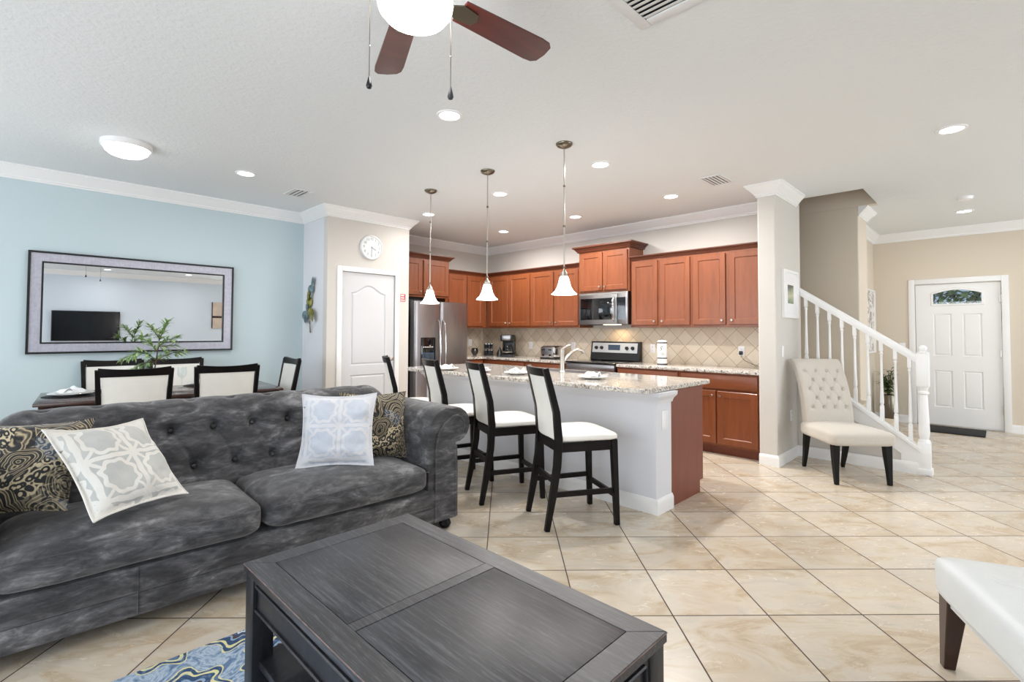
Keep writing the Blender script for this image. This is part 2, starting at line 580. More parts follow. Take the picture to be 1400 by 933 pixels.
M['red'] = plain('red_vinyl', C(196, 60, 66), .5)
M['pinkwhite'] = plain('white_vinyl', C(240, 225, 225), .5)
M['carpet'] = plain('beige_stair_carpet', C(205, 192, 172), .95, noise_amt=.08, noise_scale=90, bump=.5, bump_scale=300)
M['grass'] = plain('garden_lawn', C(110, 140, 70), .9, noise_amt=.2, noise_scale=6)
M['tvscreen'] = plain('tv_screen', C(5, 5, 9), .12)
M['clockring'] = plain('clock_rim', C(222, 223, 225), .3, .2)
M['clockface'] = plain('clock_face', C(232, 236, 237), .4)
M['greymark'] = plain('grey_numeral', C(150, 156, 160), .5)
M['darkgrey'] = plain('dark_grey', C(52, 54, 58), .5)
M['mat'] = plain('black_door_mat', C(34, 34, 36), .95, noise_amt=.2, noise_scale=120, bump=.5, bump_scale=200)
M['placemat'] = plain('black_placemat', C(20, 20, 22), .6)
M['fridgeside'] = plain('grey_enamel', C(128, 128, 130), .4, .4)
M['display'] = plain('blue_grey_display', C(60, 78, 100), .2)

# ------------------------------------------------------------------ mesh helpers


class MB:
    """collects shapes and links them as one mesh object"""

    def __init__(s):
        s.bm = bmesh.new()

    def _add(s, verts, faces, Mx=None):
        vs = [s.bm.verts.new(Mx @ Vector(v) if Mx else Vector(v)) for v in verts]
        for f in faces:
            try:
                s.bm.faces.new([vs[i] for i in f])
            except ValueError:
                pass
        return vs

    def box(s, x0, x1, y0, y1, z0, z1, bev=0, Mx=None, seg=2):
        x0, x1 = min(x0, x1), max(x0, x1)
        y0, y1 = min(y0, y1), max(y0, y1)
        z0, z1 = min(z0, z1), max(z0, z1)
        vs = s._add([(x, y, z) for x in (x0, x1) for y in (y0, y1) for z in (z0, z1)],
                    [(0, 1, 3, 2), (4, 6, 7, 5), (0, 4, 5, 1), (2, 3, 7, 6), (0, 2, 6, 4), (1, 5, 7, 3)])
        if bev:
            es = {e for v in vs for e in v.link_edges}
            r = bmesh.ops.bevel(s.bm, geom=list(es), offset=min(bev, .49 * min(x1 - x0, y1 - y0, z1 - z0)), segments=seg, affect='EDGES', profile=.5)
            vs = list({v for f in r['faces'] for v in f.verts} | {v for v in vs if v.is_valid})
        if Mx:
            for v in vs:
                v.co = Mx @ v.co
        return s

    def hexa(s, b, t, Mx=None):
        """solid between two quads of corners given in the same turning order"""
        s._add(list(b) + list(t), [(3, 2, 1, 0), (4, 5, 6, 7), (0, 1, 5, 4), (1, 2, 6, 5), (2, 3, 7, 6), (3, 0, 4, 7)], Mx)
        return s

    def prism(s, poly, d0, d1, Mx=None):
        """polygon in local XY drawn out along local Z"""
        n = len(poly)
        vs = [(x, y, d0) for x, y in poly] + [(x, y, d1) for x, y in poly]
        fs = [tuple(range(n - 1, -1, -1)), tuple(range(n, 2 * n))] + [(i, (i + 1) % n, n + (i + 1) % n, n + i) for i in range(n)]
        s._add(vs, fs, Mx)
        return s

    def lathe(s, prof, n=24, Mx=None, cap=True):
        vs, fs = [], []
        for r, z in prof:
            for i in range(n):
                a = 2 * pi * i / n
                vs.append((r * cos(a), r * sin(a), z))
        for j in range(len(prof) - 1):
            for i in range(n):
                k = (i + 1) % n
                fs.append((j * n + i, j * n + k, (j + 1) * n + k, (j + 1) * n + i))
        if cap:
            fs.append(tuple(range(n - 1, -1, -1)))
            fs.append(tuple(range((len(prof) - 1) * n, len(prof) * n)))
        s._add(vs, fs, Mx)
        return s

    def sweep(s, pts, sec, radii=None, Mx=None, cap=True, up=None):
        """section polygon (list of (a,b)) carried along points"""
        pts = [Vector(p) for p in pts]
        n, m = len(pts), len(sec)
        tang = []
        for i in range(n):
            t = (pts[min(i + 1, n - 1)] - pts[max(i - 1, 0)])
            tang.append(t.normalized())
        ref = Vector(up) if up else (Vector((0, 0, 1)) if abs(tang[0].z) < .9 else Vector((1, 0, 0)))
        vs, fs = [], []
        a = ref.cross(tang[0]).normalized()
        for i in range(n):
            if up:
                a = ref.cross(tang[i]).normalized()
            else:
                a = (a - tang[i] * a.dot(tang[i])).normalized()
            b = tang[i].cross(a).normalized()
            r = 1 if radii is None else (radii[i] if isinstance(radii, (list, tuple)) else radii)
            ra, rb = r if isinstance(r, (tuple, list)) else (r, r)
            for p, q in sec:
                vs.append(pts[i] + a * p * ra + b * q * rb)
        for i in range(n - 1):
            for j in range(m):
                k = (j + 1) % m
                fs.append((i * m + j, i * m + k, (i + 1) * m + k, (i + 1) * m + j))
        if cap:
            fs.append(tuple(range(m - 1, -1, -1)))
            fs.append(tuple(range((n - 1) * m, n * m)))
        s._add(vs, fs, Mx)
        return s

    def tube(s, pts, r, n=8, Mx=None):
        sec = [(cos(2 * pi * i / n), sin(2 * pi * i / n)) for i in range(n)]
        return s.sweep(pts, sec, r, Mx)

    def bar(s, pts, w, d, radii=None, up=None, Mx=None):
        return s.sweep(pts, [(-w / 2, -d / 2), (w / 2, -d / 2), (w / 2, d / 2), (-w / 2, d / 2)], radii, Mx, True, up)

    def grid(s, fn, nu, nv, Mx=None, wrapu=False, wrapv=False):
        vs = [fn(i / (nu if wrapu else nu - 1), j / (nv if wrapv else nv - 1)) for i in range(nu) for j in range(nv)]
        fs = []
        for i in range(nu if wrapu else nu - 1):
            for j in range(nv if wrapv else nv - 1):
                a, b = (i + 1) % nu, (j + 1) % nv
                fs.append((i * nv + j, a * nv + j, a * nv + b, i * nv + b))
        s._add(vs, fs, Mx)
        return s

    def ball(s, c, r, n=12, Mx=None):
        rx, ry, rz = r if isinstance(r, (tuple, list)) else (r, r, r)
        prof = [(max(1e-4, sin(pi * i / n)), -cos(pi * i / n)) for i in range(n + 1)]
        T = Matrix.Translation(c) @ Matrix.Diagonal((rx, ry, rz, 1))
        return s.lathe(prof, n * 2, (Mx @ T) if Mx else T, cap=False)

    def build(s, name, mat, parent=None, world=False, smooth=38, bev=0, sub=0, mx=None, weld=True):
        bm = s.bm
        if weld:
            bmesh.ops.remove_doubles(bm, verts=bm.verts, dist=2e-5)
        bmesh.ops.recalc_face_normals(bm, faces=bm.faces)
        if world and parent:
            bm.transform(root_matrix(parent).inverted())
        me = bpy.data.meshes.new(name)
        bm.to_mesh(me)
        bm.free()
        for m in (mat if isinstance(mat, (list, tuple)) else [mat]):
            me.materials.append(m)
        if smooth:
            me.polygons.foreach_set('use_smooth', [True] * len(me.polygons))
            me.set_sharp_from_angle(angle=radians(smooth))
        o = bpy.data.objects.new(name, me)
        COL.objects.link(o)
        if mx:
            o.matrix_world = mx
        if parent:
            o.parent = parent
        if bev:
            b = o.modifiers.new('bevel', 'BEVEL')
            b.width, b.segments, b.limit_method = bev, 2, 'ANGLE'
        if sub:
            b = o.modifiers.new('subsurf', 'SUBSURF')
            b.levels = b.render_levels = sub
        return o


def root_matrix(o):
    m = o.matrix_basis.copy()
    while o.parent:
        o = o.parent
        m = o.matrix_basis @ m
    return m


def tag(o, label, cat, group=None, kind=None):
    o['label'] = label
    o['category'] = cat
    if group:
        o['group'] = group
    if kind:
        o['kind'] = kind
    return o


def thing(name, label, cat, loc=(0, 0, 0), rz=0, group=None, mx=None):
    o = bpy.data.objects.new(name, None)
    o.empty_display_size = .1
    COL.objects.link(o)
    if mx:
        o.matrix_world = mx
    else:
        o.location = loc
        o.rotation_euler = (0, 0, rz)
    return tag(o, label, cat, group)


def struct(name, mb, mat, label, cat, smooth=30, bev=0):
    o = mb.build(name, mat, smooth=smooth, bev=bev)
    return tag(o, label, cat, kind='structure')


KIDS = {}


def kids(o):
    return [c for c in bpy.data.objects if c.parent == o]


def dup(root, loc, rz=None, label=None, group=None):
    """a copy of a thing with copies of its parts and sub-parts"""
    r = root.copy()
    COL.objects.link(r)
    r.location = loc
    if rz is not None:
        r.rotation_euler = (0, 0, rz)
    if label:
        r['label'] = label
    if group:
        r['group'] = group
    todo = [(root, r)]
    while todo:
        a, b = todo.pop()
        for ch in kids(a):
            if ch == b or ch == r:
                continue
            c = ch.copy()
            COL.objects.link(c)
            c.parent = b
            todo.append((ch, c))
    return r


def BX(*a, **k):
    return MB().box(*a, **k)


def profile_run(path, prof, zt, closed=False):
    """moulding: profile (out, dz) carried along a plan path, room on the right-hand side"""
    P = [Vector((x, y)) for x, y in path]
    n = len(P)
    nor = []
    for i in range(n - 1):
        d = (P[i + 1] - P[i]).normalized()
        nor.append(Vector((d.y, -d.x)))
    mb = MB()
    vs, fs, m = [], [], len(prof)
    for i in range(n):
        if i == 0:
            o = nor[0]
        elif i == n - 1:
            o = nor[-1]
        else:
            a, b = nor[i - 1], nor[i]
            o = (a + b) / (1 + a.dot(b))
        for q, z in prof:
            vs.append((P[i].x + o.x * q, P[i].y + o.y * q, zt + z))
    for i in range(n - 1):
        for j in range(m):
            k = (j + 1) % m
            fs.append((i * m + j, i * m + k, (i + 1) * m + k, (i + 1) * m + j))
    fs.append(tuple(range(m)))
    fs.append(tuple(range((n - 1) * m, n * m)))
    mb._add(vs, fs)
    return mb


CROWN = [(0, 0), (.095, 0), (.095, -.016), (.084, -.022), (.078, -.034), (.058, -.05), (.036, -.078), (.022, -.092), (.02, -.104), (.01, -.108), (.01, -.122), (0, -.122)]
BASEB = [(0, .11), (.006, .108), (.010, .098), (.015, .088), (.016, .08), (.016, 0), (0, 0)]

# ------------------------------------------------------------------ the room
XK, YF, YB, YP = 6.08, 6.60, 6.38, 5.70          # kitchen wall, fridge wall, dining wall, pantry front
XD, YL, XL = 9.40, -3.80, -2.40                 # entry wall, living wall, left wall
WX, WY0, WY1 = 5.35, 1.59, 1.76                 # wing wall at the stairs
HX0, HX1, HY0, HY1 = 6.20, 7.00, 1.00, 4.20     # stairwell opening in the ceiling
T = .12

mb = MB().box(XL - T, XD + T, YL - T, YF + T, -.1, 0)
struct('floor', mb, M['floor'], 'beige marbled floor tiles laid diagonally with dark grout', 'floor', smooth=0)
mb = MB()
mb.box(XL - T, HX0, YL - T, YF + T, CEIL, CEIL + .1)
mb.box(HX0, HX1, YL - T, HY0, CEIL, CEIL + .1)
mb.box(HX0, HX1, HY1, YF + T, CEIL, CEIL + .1)
mb.box(HX1, XD + T, YL - T, YF + T, CEIL, CEIL + .1)
struct('ceiling', mb, M['ceiling'], 'white textured ceiling with a stairwell opening', 'ceiling', smooth=0)
mb = MB()
mb.box(HX0 - .1, HX0, HY0 - .1, HY1 + .1, CEIL + .1, 4.6)
mb.box(HX0, HX1 + .1, HY0 - .1, HY0, CEIL + .1, 4.6)
mb.box(HX0, HX1 + .1, HY1, HY1 + .1, CEIL + .1, 4.6)
mb.box(HX1 - .004, HX1 + .1, HY0, HY1, CEIL - .004, 4.6)
mb.box(HX0 - .1, HX1 + .1, HY0 - .1, HY1 + .1, 4.6, 4.7)
struct('wall_stairwell', mb, M['tan'], 'tan upper stairwell walls above the ceiling opening', 'wall', smooth=0)

struct('wall_dining', BX(XL - T, 2.66, YB, YB + T, 0, CEIL), M['blue'], 'pale blue dining wall behind the mirror', 'wall', smooth=0)
struct('wall_pantry_side', BX(2.66, 2.76, YP + .1, YB + T, 0, CEIL), M['daylit'], 'narrow daylight-tinted pantry side wall with the metal sculpture', 'wall', smooth=0)
mb = MB()
PD0, PD1, PDH = 2.845, 3.585, 2.055
mb.box(2.66, PD0, YP, YP + .1, 0, CEIL)
mb.box(PD1, 3.80, YP, YP + .1, 0, CEIL)
mb.box(PD0, PD1, YP, YP + .1, PDH, CEIL)
mb.box(3.70, 3.80, YP + .1, YF, 0, CEIL)
struct('wall_pantry_front', mb, M['greige'], 'greige pantry wall around the white door under the clock', 'wall', smooth=0)
struct('wall_pantry_inside', BX(2.76, 3.70, YB, YB + T, 0, CEIL), M['greige'], 'back wall inside the pantry', 'wall', smooth=0)
struct('wall_fridge', BX(3.70, XK + T, YF, YF + T, 0, CEIL), M['greige'], 'greige wall behind the refrigerator', 'wall', smooth=0)
struct('wall_kitchen', BX(XK, XK + T, WY1, YF, 0, CEIL), M['greige'], 'greige kitchen wall behind the range and cabinets', 'wall', smooth=0)
struct('wall_wing', BX(WX, XK + T, WY0, WY1, 0, CEIL), M['greige'], 'greige wing wall between the kitchen and the staircase', 'wall', smooth=0, bev=.012)
mb = MB().box(HX1, 7.50, 1.18, 4.4, 0, CEIL)
mb.box(HX0, HX1, HY1, HY1 + T, 0, CEIL)
struct('wall_stair_far', mb, M['tan'], 'tan wall beyond the stair balusters', 'wall', smooth=0, bev=.012)
struct('wall_entry_left', BX(7.50, XD, 1.40, 1.52, 0, CEIL), M['tan'], 'tan entry hall side wall with the grey picture', 'wall', smooth=0)
FD0, FD1, FDH = -.005, .905, 2.035
mb = MB()
mb.box(XD, XD + T, FD1, 1.52, 0, CEIL)
mb.box(XD, XD + T, YL - T, FD0, 0, CEIL)
mb.box(XD, XD + T, FD0, FD1, FDH, CEIL)
struct('wall_entry', mb, M['tan'], 'tan wall around the front door', 'wall', smooth=0)
mb = MB()
LW = (4.75, 8.9, .35, 2.45)
mb.box(XL - T, LW[0], YL - T, YL, 0, CEIL)
mb.box(LW[1], XD + T, YL - T, YL, 0, CEIL)
mb.box(LW[0], LW[1], YL - T, YL, 0, LW[2])
mb.box(LW[0], LW[1], YL - T, YL, LW[3], CEIL)
# the television wall stands in front of the left part of the living wall
struct('wall_living', mb, M['tvwall'], 'pale grey living room wall with an added window, opposite the dining wall', 'wall', smooth=0)
mb = MB()
SW = (-2.7, 3.15, 2.40)
DWN = (3.85, 5.9, .60, 2.40)
mb.box(XL - T, XL, YL, SW[0], 0, CEIL)
mb.box(XL - T, XL, SW[1], DWN[0], 0, CEIL)
mb.box(XL - T, XL, DWN[1], YB, 0, CEIL)
mb.box(XL - T, XL, DWN[0], DWN[1], 0, DWN[2])
mb.box(XL - T, XL, DWN[0], DWN[1], DWN[3], CEIL)
mb.box(XL - T, XL, SW[0], SW[1], SW[2], CEIL)
struct('wall_left', mb, M['daylit'], 'pale grey wall around the sliding glass doors', 'wall', smooth=0)


def window(name, label, axis, at, a0, a1, z0, z1, panes, cat='window'):
    t = thing(name, label, cat, ((at, a0, z0) if axis == 'x' else (a0, at, z0)))
    t['kind'] = 'structure'
    fr, gl = MB(), MB()

    def b(m, p0, p1, q0, q1, d0, d1):
        if axis == 'x':
            m.box(at + d0, at + d1, p0, p1, q0, q1)
        else:
            m.box(p0, p1, at + d0, at + d1, q0, q1)
    f = .06
    b(fr, a0, a1, z1 - f, z1, -.1, -.02)
    b(fr, a0, a1, z0, z0 + f, -.1, -.02)
    wd = (a1 - a0) / panes
    for i in range(panes + 1):
        c = min(max(a0 + wd * i, a0 + f / 2), a1 - f / 2)
        b(fr, c - f / 2, c + f / 2, z0 + f, z1 - f, -.1, -.02)
    b(gl, a0 + f, a1 - f, z0 + f, z1 - f, -.063, -.057)
    fr.build('window_frame', M['white'], t, True)
    gl.build('glass', M['glass'], t, True)
    return t


window('window_1', 'sliding glass doors on the left wall beside the sofa', 'x', XL, SW[0], SW[1], 0, SW[2], 4)
window('window_added_dining', 'added unseen window on the left wall beside the dining table', 'x', XL, DWN[0], DWN[1], DWN[2], DWN[3], 2)  # out-of-view window put in to light the blue dining wall
window('window_added_living', 'added unseen wide window on the living wall', 'y', YL, LW[0], LW[1], LW[2], LW[3], 4)  # out-of-view window put in as a further source of daylight

# crown mouldings
struct('trim_1', profile_run([(XL, YB), (2.66, YB), (2.66, YP), (3.80, YP), (3.80, YF), (XK, YF), (XK, WY1), (WX, WY1), (WX, WY0), (6.06, WY0)], CROWN, CEIL),
       M['white'], 'white crown moulding round the dining wall, pantry, kitchen and wing wall', 'crown moulding', smooth=25)
struct('trim_2', profile_run([(HX1, 1.18), (7.5, 1.18), (7.5, 1.40), (XD, 1.40), (XD, YL), (XL, YL), (XL, YB)], CROWN, CEIL),
       M['white'], 'white crown moulding round the entry hall and living room', 'crown moulding', smooth=25)
# baseboards
struct('baseboard_kitchen', profile_run([(WX, WY1), (WX, WY0), (6.02, WY0)], BASEB, 0), M['white'], 'white baseboard round the wing wall', 'baseboard', smooth=25)
struct('baseboard_dining', profile_run([(XL, YB), (2.66, YB), (2.66, YP), (2.78, YP)], BASEB, 0), M['white'], 'white baseboard along the dining wall and pantry side', 'baseboard', smooth=25)
struct('baseboard_entry', profile_run([(HX1, 1.25), (HX1, 1.18), (7.5, 1.18), (7.5, 1.40), (XD, 1.40), (XD, FD1 + .07)], BASEB, 0), M['white'], 'white baseboard of the entry hall left of the front door', 'baseboard', smooth=25)
struct('baseboard_hall', profile_run([(XD, FD0 - .07), (XD, YL), (LW[0], YL), (XL, YL), (XL, SW[0])], BASEB, 0), M['white'], 'white baseboard right of the front door and along the living wall', 'baseboard', smooth=25)

# ---- pantry door
t = thing('door_1', 'white two-panel pantry door with an arched upper panel under the clock', 'door', (PD0, YP, 0))
t['kind'] = 'structure'
PW = PD1 - PD0


def arch(x0, x1, z0, z1, rise, n=18):
    """outline of a panel with an ogee-arched head"""
    pts = [(x0, z0), (x1, z0), (x1, z1)]
    for i in range(1, n):
        u = i / n
        x = x1 + (x0 - x1) * u
        pts.append((x, z1 + rise * (.5 - .5 * cos(2 * pi * u))))
    pts.append((x0, z1))
    return pts


def raised_panel(mb, outline, y, out=-1, inset=.02, depth=.012):
    """sunk margin and raised field of a moulded door panel; outline in (x, z) drawn on plane y"""
    n = len(outline)
    cx = sum(p[0] for p in outline) / n
    cz = (min(p[1] for p in outline) + max(p[1] for p in outline)) / 2
    hw = (max(p[0] for p in outline) - min(p[0] for p in outline)) / 2
    hz = (max(p[1] for p in outline) - min(p[1] for p in outline)) / 2
    rings = []
    for k, dy in ((0, .0), (inset * .35, depth * .9), (inset * .8, depth), (inset * 1.5, depth * .25), (inset * 1.9, depth * .2)):
        sx, sz = (hw - k) / hw, (hz - k) / hz
        rings.append([(cx + (x - cx) * sx, y + out * -dy, cz + (z - cz) * sz) for x, z in outline])
    vs = [p for r in rings for p in r]
    fs = [(a * n + i, a * n + (i + 1) % n, (a + 1) * n + (i + 1) % n, (a + 1) * n + i) for a in range(len(rings) - 1) for i in range(n)]
    fs.append(tuple(range((len(rings) - 1) * n, len(rings) * n)))
    mb._add(vs, fs)


def panel_front(mb, x0, x1, z0, z1, y, holes):
    """flat door face with panel outlines cut out of it: bridged by triangulated fill"""
    bm = mb.bm
    loops = [[(x0, z0), (x1, z0), (x1, z1), (x0, z1)]] + holes
    es = []
    for lp in loops:
        vs = [bm.verts.new((x, y, z)) for x, z in lp]
        for i in range(len(vs)):
            es.append(bm.edges.new((vs[i], vs[(i + 1) % len(vs)])))
    bmesh.ops.triangle_fill(bm, use_beauty=True, use_dissolve=False, edges=es)


mb = MB()
g = .004
y0 = YP + .012
pan1 = arch(PD0 + .13, PD1 - .13, .90, 1.80, .10)
pan2 = [(PD0 + .13, .20), (PD1 - .13, .20), (PD1 - .13, .78), (PD0 + .13, .78)]
panel_front(mb, PD0 + g, PD1 - g, .012, PDH - g, y0, [pan1, pan2])
raised_panel(mb, pan1, y0)
raised_panel(mb, pan2, y0)
mb.box(PD0 + g, PD1 - g, y0 + .02, y0 + .036, .012, PDH - g)
mb.build('door_slab', M['doorwhite'], t, True, smooth=20)
mb = MB()
cw = .062
for x0, x1 in ((PD0 - cw, PD0), (PD1, PD1 + cw)):
    mb.box(x0, x1, YP - .018, YP, 0, PDH + cw, bev=.005)
mb.box(PD0, PD1, YP - .018, YP, PDH, PDH + cw, bev=.005)
mb.build('door_casing', M['white'], t, True)
for z in (.25, 1.05, 1.80):
    mb = MB().tube([(PD0 + .003, YP + .006, z - .045), (PD0 + .003, YP + .006, z + .045)], .008, 10)
    mb.box(PD0 - .002, PD0 + .02, YP + .007, YP + .012, z - .045, z + .045)
    mb.build('hinge', M['nickel'], t, True)
mb = MB()
R = Matrix.Translation((PD1 - .065, YP + .012, .965)) @ Matrix.Rotation(radians(90), 4, 'X')
mb.lathe([(.032, 0), (.032, .006), (.012, .012), (.011, .03), (.018, .036), (.026, .046), (.027, .056), (.02, .064), (.004, .067)], 20, R)
mb.build('door_knob', M['nickel'], t, True)

# ---- front door
t = thing('door_2', 'white four-panel front door with an arched glass light, beyond the staircase', 'door', (XD, FD0, 0))
t['kind'] = 'structure'
Rx = Matrix(((0, 1, 0, 0), (-1, 0, 0, 0), (0, 0, 1, 0), (0, 0, 0, 1)))     # local x -> -Y, local y -> +X
DM = Matrix.Translation((XD, FD1, 0)) @ Rx
DW = FD1 - FD0
y0 = .02
lite = [(.185, 1.725), (.735, 1.725), (.735, 1.90)]
for i in range(1, 20):
    u = i / 20
    lite.append((.735 - .55 * u, 1.90 + .065 * sin(pi * u)))
lite.append((.185, 1.90))
ps = [[(a, c), (b, c), (b, d), (a, d)] for a, b in ((.20, .40), (.515, .715)) for c, d in ((.27, .79), (1.0, 1.60))]
mb = MB()
panel_front(mb, g, DW - g, .015, FDH - g, y0, [lite] + ps)
for p in ps:
    raised_panel(mb, p, y0, inset=.018)
# return of the light
n = len(lite)
mb._add([(x, y0, z) for x, z in lite] + [(x, y0 + .04, z) for x, z in lite], [(i, (i + 1) % n, n + (i + 1) % n, n + i) for i in range(n)])
panel_front(mb, g, DW - g, .015, FDH - g, y0 + .04, [lite])
mb.bm.transform(DM)
mb.build('door_slab', M['white'], t, True, smooth=20)
mb = MB()
cx, cz = .46, 1.83
inn = [(cx + (x - cx) * .93, cz + (z - cz) * .82) for x, z in lite]
vs = [(x, y0 - .012, z) for x, z in lite] + [(x, y0 - .012, z) for x, z in inn] + [(x, y0 + .015, z) for x, z in inn] + [(cx + (x - cx) * 1.04, y0, cz + (z - cz) * 1.10) for x, z in lite]
fs = []
for i in range(n):
    k = (i + 1) % n
    fs += [(i, k, n + k, n + i), (n + i, n + k, 2 * n + k, 2 * n + i), (3 * n + i, 3 * n + k, k, i)]
mb._add(vs, fs)
mb.bm.transform(DM)
mb.build('lite_frame', M['white'], t, True)
mb = MB().prism([(x, z) for x, z in inn], 0, .006, DM @ Matrix.Translation((0, y0 + .02, 0)) @ Matrix.Rotation(radians(90), 4, 'X'))
mb.build('glass', M['glass'], t, True)
mb = MB()
for pts in ([(.26, 1.735), (.26, 1.92)], [(.66, 1.735), (.66, 1.92)], [(.22, 1.76), (.26, 1.79), (.22, 1.82), (.22, 1.76)]):
    mb.tube([(x, y0 + .012, z) for x, z in pts], .003, 6)
mb.bm.transform(DM)
mb.build('leaded_line', M['darkgrey'], t, True)
mb = MB()
for a0, a1 in ((FD0 - .075, FD0), (FD1, FD1 + .075)):
    mb.box(XD - .018, XD, a0, a1, 0, FDH + .075, bev=.005)
mb.box(XD - .018, XD, FD0, FD1, FDH, FDH + .075, bev=.005)
mb.build('door_casing', M['white'], t, True)
for z in (.28, 1.05, 1.80):
    mb = MB().tube([(XD + .006, FD0 + .002, z - .05), (XD + .006, FD0 + .002, z + .05)], .009, 10)
    mb.box(XD + .004, XD + .018, FD0, FD0 + .02, z - .05, z + .05)
    mb.build('hinge', M['nickel'], t, True)
for nm, z, prof in (('door_knob', .93, [(.033, 0), (.033, .006), (.013, .012), (.012, .03), (.027, .045), (.027, .058), (.004, .066)]), ('deadbolt', 1.09, [(.032, 0), (.032, .016), (.02, .02), (.019, .03), (.004, .032)])):
    mb = MB().lathe(prof, 18, Matrix.Translation((XD + .02, FD1 - .07, z)) @ Matrix.Rotation(radians(-90), 4, 'Y'))
    mb.build(nm, M['bronze'], t, True)
mb = MB().box(XD - .01, XD + T, FD0, FD1, 0, .014, bev=.004)
mb.build('threshold', M['nickel'], t, True)

# garden seen through the front door's glass
g_ = MB().box(XD + T, XD + 9, -5, 6, -.16, -.1)
tag(g_.build('lawn', M['grass'], smooth=0), 'garden lawn beyond the front door', 'lawn', kind='structure')


def leaf_quad(mb, c, d, up, L, W, bend=.25):
    d = d.normalized()
    sd = d.cross(up)
    if sd.length < 1e-3:
        sd = d.cross(Vector((1, 0, 0)))
    sd.normalize()
    nn = sd.cross(d).normalized()
    p0, p1, p2, p3 = c, c + d * L * .35, c + d * L * .7 - nn * L * bend * .4, c + d * L - nn * L * bend
    mb._add([p0, p1 + sd * W / 2, p1 - sd * W / 2, p2 + sd * W * .4, p2 - sd * W * .4, p3, p1 - nn * W * .12, p2 - nn * W * .12],
            [(0, 1, 6), (0, 6, 2), (1, 3, 7, 6), (6, 7, 4, 2), (3, 5, 7), (7, 5, 4)])


t = thing('garden_tree', 'leafy green garden tree seen through the front door glass', 'tree', (XD + 3.0, .6, -.1))
mb = MB().tube([(0, 0, 0), (.05, .03, .8), (-.03, 0, 1.5), (.02, .05, 2.0)], [.09, .08, .07, .05], 10)
for a in range(6):
    mb.tube([(0, 0, 1.3 + a * .1), (.45 * cos(a * 1.05), .45 * sin(a * 1.05), 1.8 + a * .1)], [.035, .015], 6)
mb.build('trunk', M['bark'], t)
mb = MB()
rd = random.Random(3)
for i in range(2600):
    a, b = rd.uniform(0, 2 * pi), rd.uniform(-1, 1)
    r = .95 * rd.uniform(.4, 1) ** .5
    c = Vector((r * sqrt(1 - b * b) * cos(a), 1.3 * r * sqrt(1 - b * b) * sin(a), 2.05 + .75 * r * b))
    leaf_quad(mb, c, Vector((rd.uniform(-1, 1), rd.uniform(-1, 1), rd.uniform(-.6, .6))), Vector((0, 0, 1)), rd.uniform(.12, .22), .07)
mb.build('foliage', M['treeleaf'], t, weld=False, smooth=0)['kind'] = 'stuff'

# ------------------------------------------------------------------ kitchen cabinets
KROT = radians(-90)           # fronts facing -X: local x runs towards -Y, local y runs into the wall


def shaker(mb, x0, x1, z0, z1, y, fr=.062, t=.02, rec=.009):
    """recessed-panel door with its back on plane y, front towards -y"""
    yf = y - t
    o = [(x0, z0), (x1, z0), (x1, z1), (x0, z1)]
    i1 = [(x0 + fr, z0 + fr), (x1 - fr, z0 + fr), (x1 - fr, z1 - fr), (x0 + fr, z1 - fr)]
    k = .009
    i2 = [(x0 + fr + k, z0 + fr + k), (x1 - fr - k, z0 + fr + k), (x1 - fr - k, z1 - fr - k), (x0 + fr + k, z1 - fr - k)]
    e = .004
    o2 = [(x0 + e, z0 + e), (x1 - e, z0 + e), (x1 - e, z1 - e), (x0 + e, z1 - e)]
    rings = [[(x, y, z) for x, z in o], [(x, yf + e, z) for x, z in o], [(x, yf, z) for x, z in o2], [(x, yf, z) for x, z in i1], [(x, yf + rec, z) for x, z in i2]]
    vs = [p for r in rings for p in r]
    fs = [(a * 4 + i, a * 4 + (i + 1) % 4, (a + 1) * 4 + (i + 1) % 4, (a + 1) * 4 + i) for a in range(4) for i in range(4)]
    fs += [(16, 17, 18, 19), (3, 2, 1, 0)]
    mb._add(vs, fs)
    return mb


def knob(parent, x, y, z):
    m = MB().lathe([(.007, 0), (.006, .008), (.006, .014), (.013, .019), (.0145, .025), (.011, .03), (.002, .031)], 14,
                   Matrix.Translation((x, y, z)) @ Matrix.Rotation(radians(90), 4, 'X'))
    return m.build('knob', M['nickel'], parent)


def cornice(w, h, d, lret=False, rret=False, big=1.0):
    """small crown along the cabinet front, with returns"""
    pr = [(0, 0), (.012 * big, 0), (.018 * big, .012 * big), (.034 * big, .03 * big), (.05 * big, .04 * big), (.05 * big, .052 * big), (0, .052 * big)]
    path = []
    if lret:
        path.append((0, d))
    path += [(0, 0), (w, 0)]
    if rret:
        path.append((w, d))
    return profile_run(path, pr, h)


def upper(label, loc, rz, w, h, d, doors, knobs, lret=False, rret=False, big=1.0, group='upper wall cabinets'):
    t = thing('wall_cabinet', label, 'cabinet', loc, rz, group)
    MB().box(0.001, w - .001, 0, d, 0, h).build('body', M['cherry'], t, smooth=0)
    for (x0, x1), kx in zip(doors, knobs):
        dr = shaker(MB(), x0, x1, .028, h - .028, -.001).build('door', M['cherry'], t, smooth=20)
        if kx is not None:
            knob(dr, x0 + .035 if kx == 'l' else x1 - .035, -.021, .028 + .05)
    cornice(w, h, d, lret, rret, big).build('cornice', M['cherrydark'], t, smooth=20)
    return t


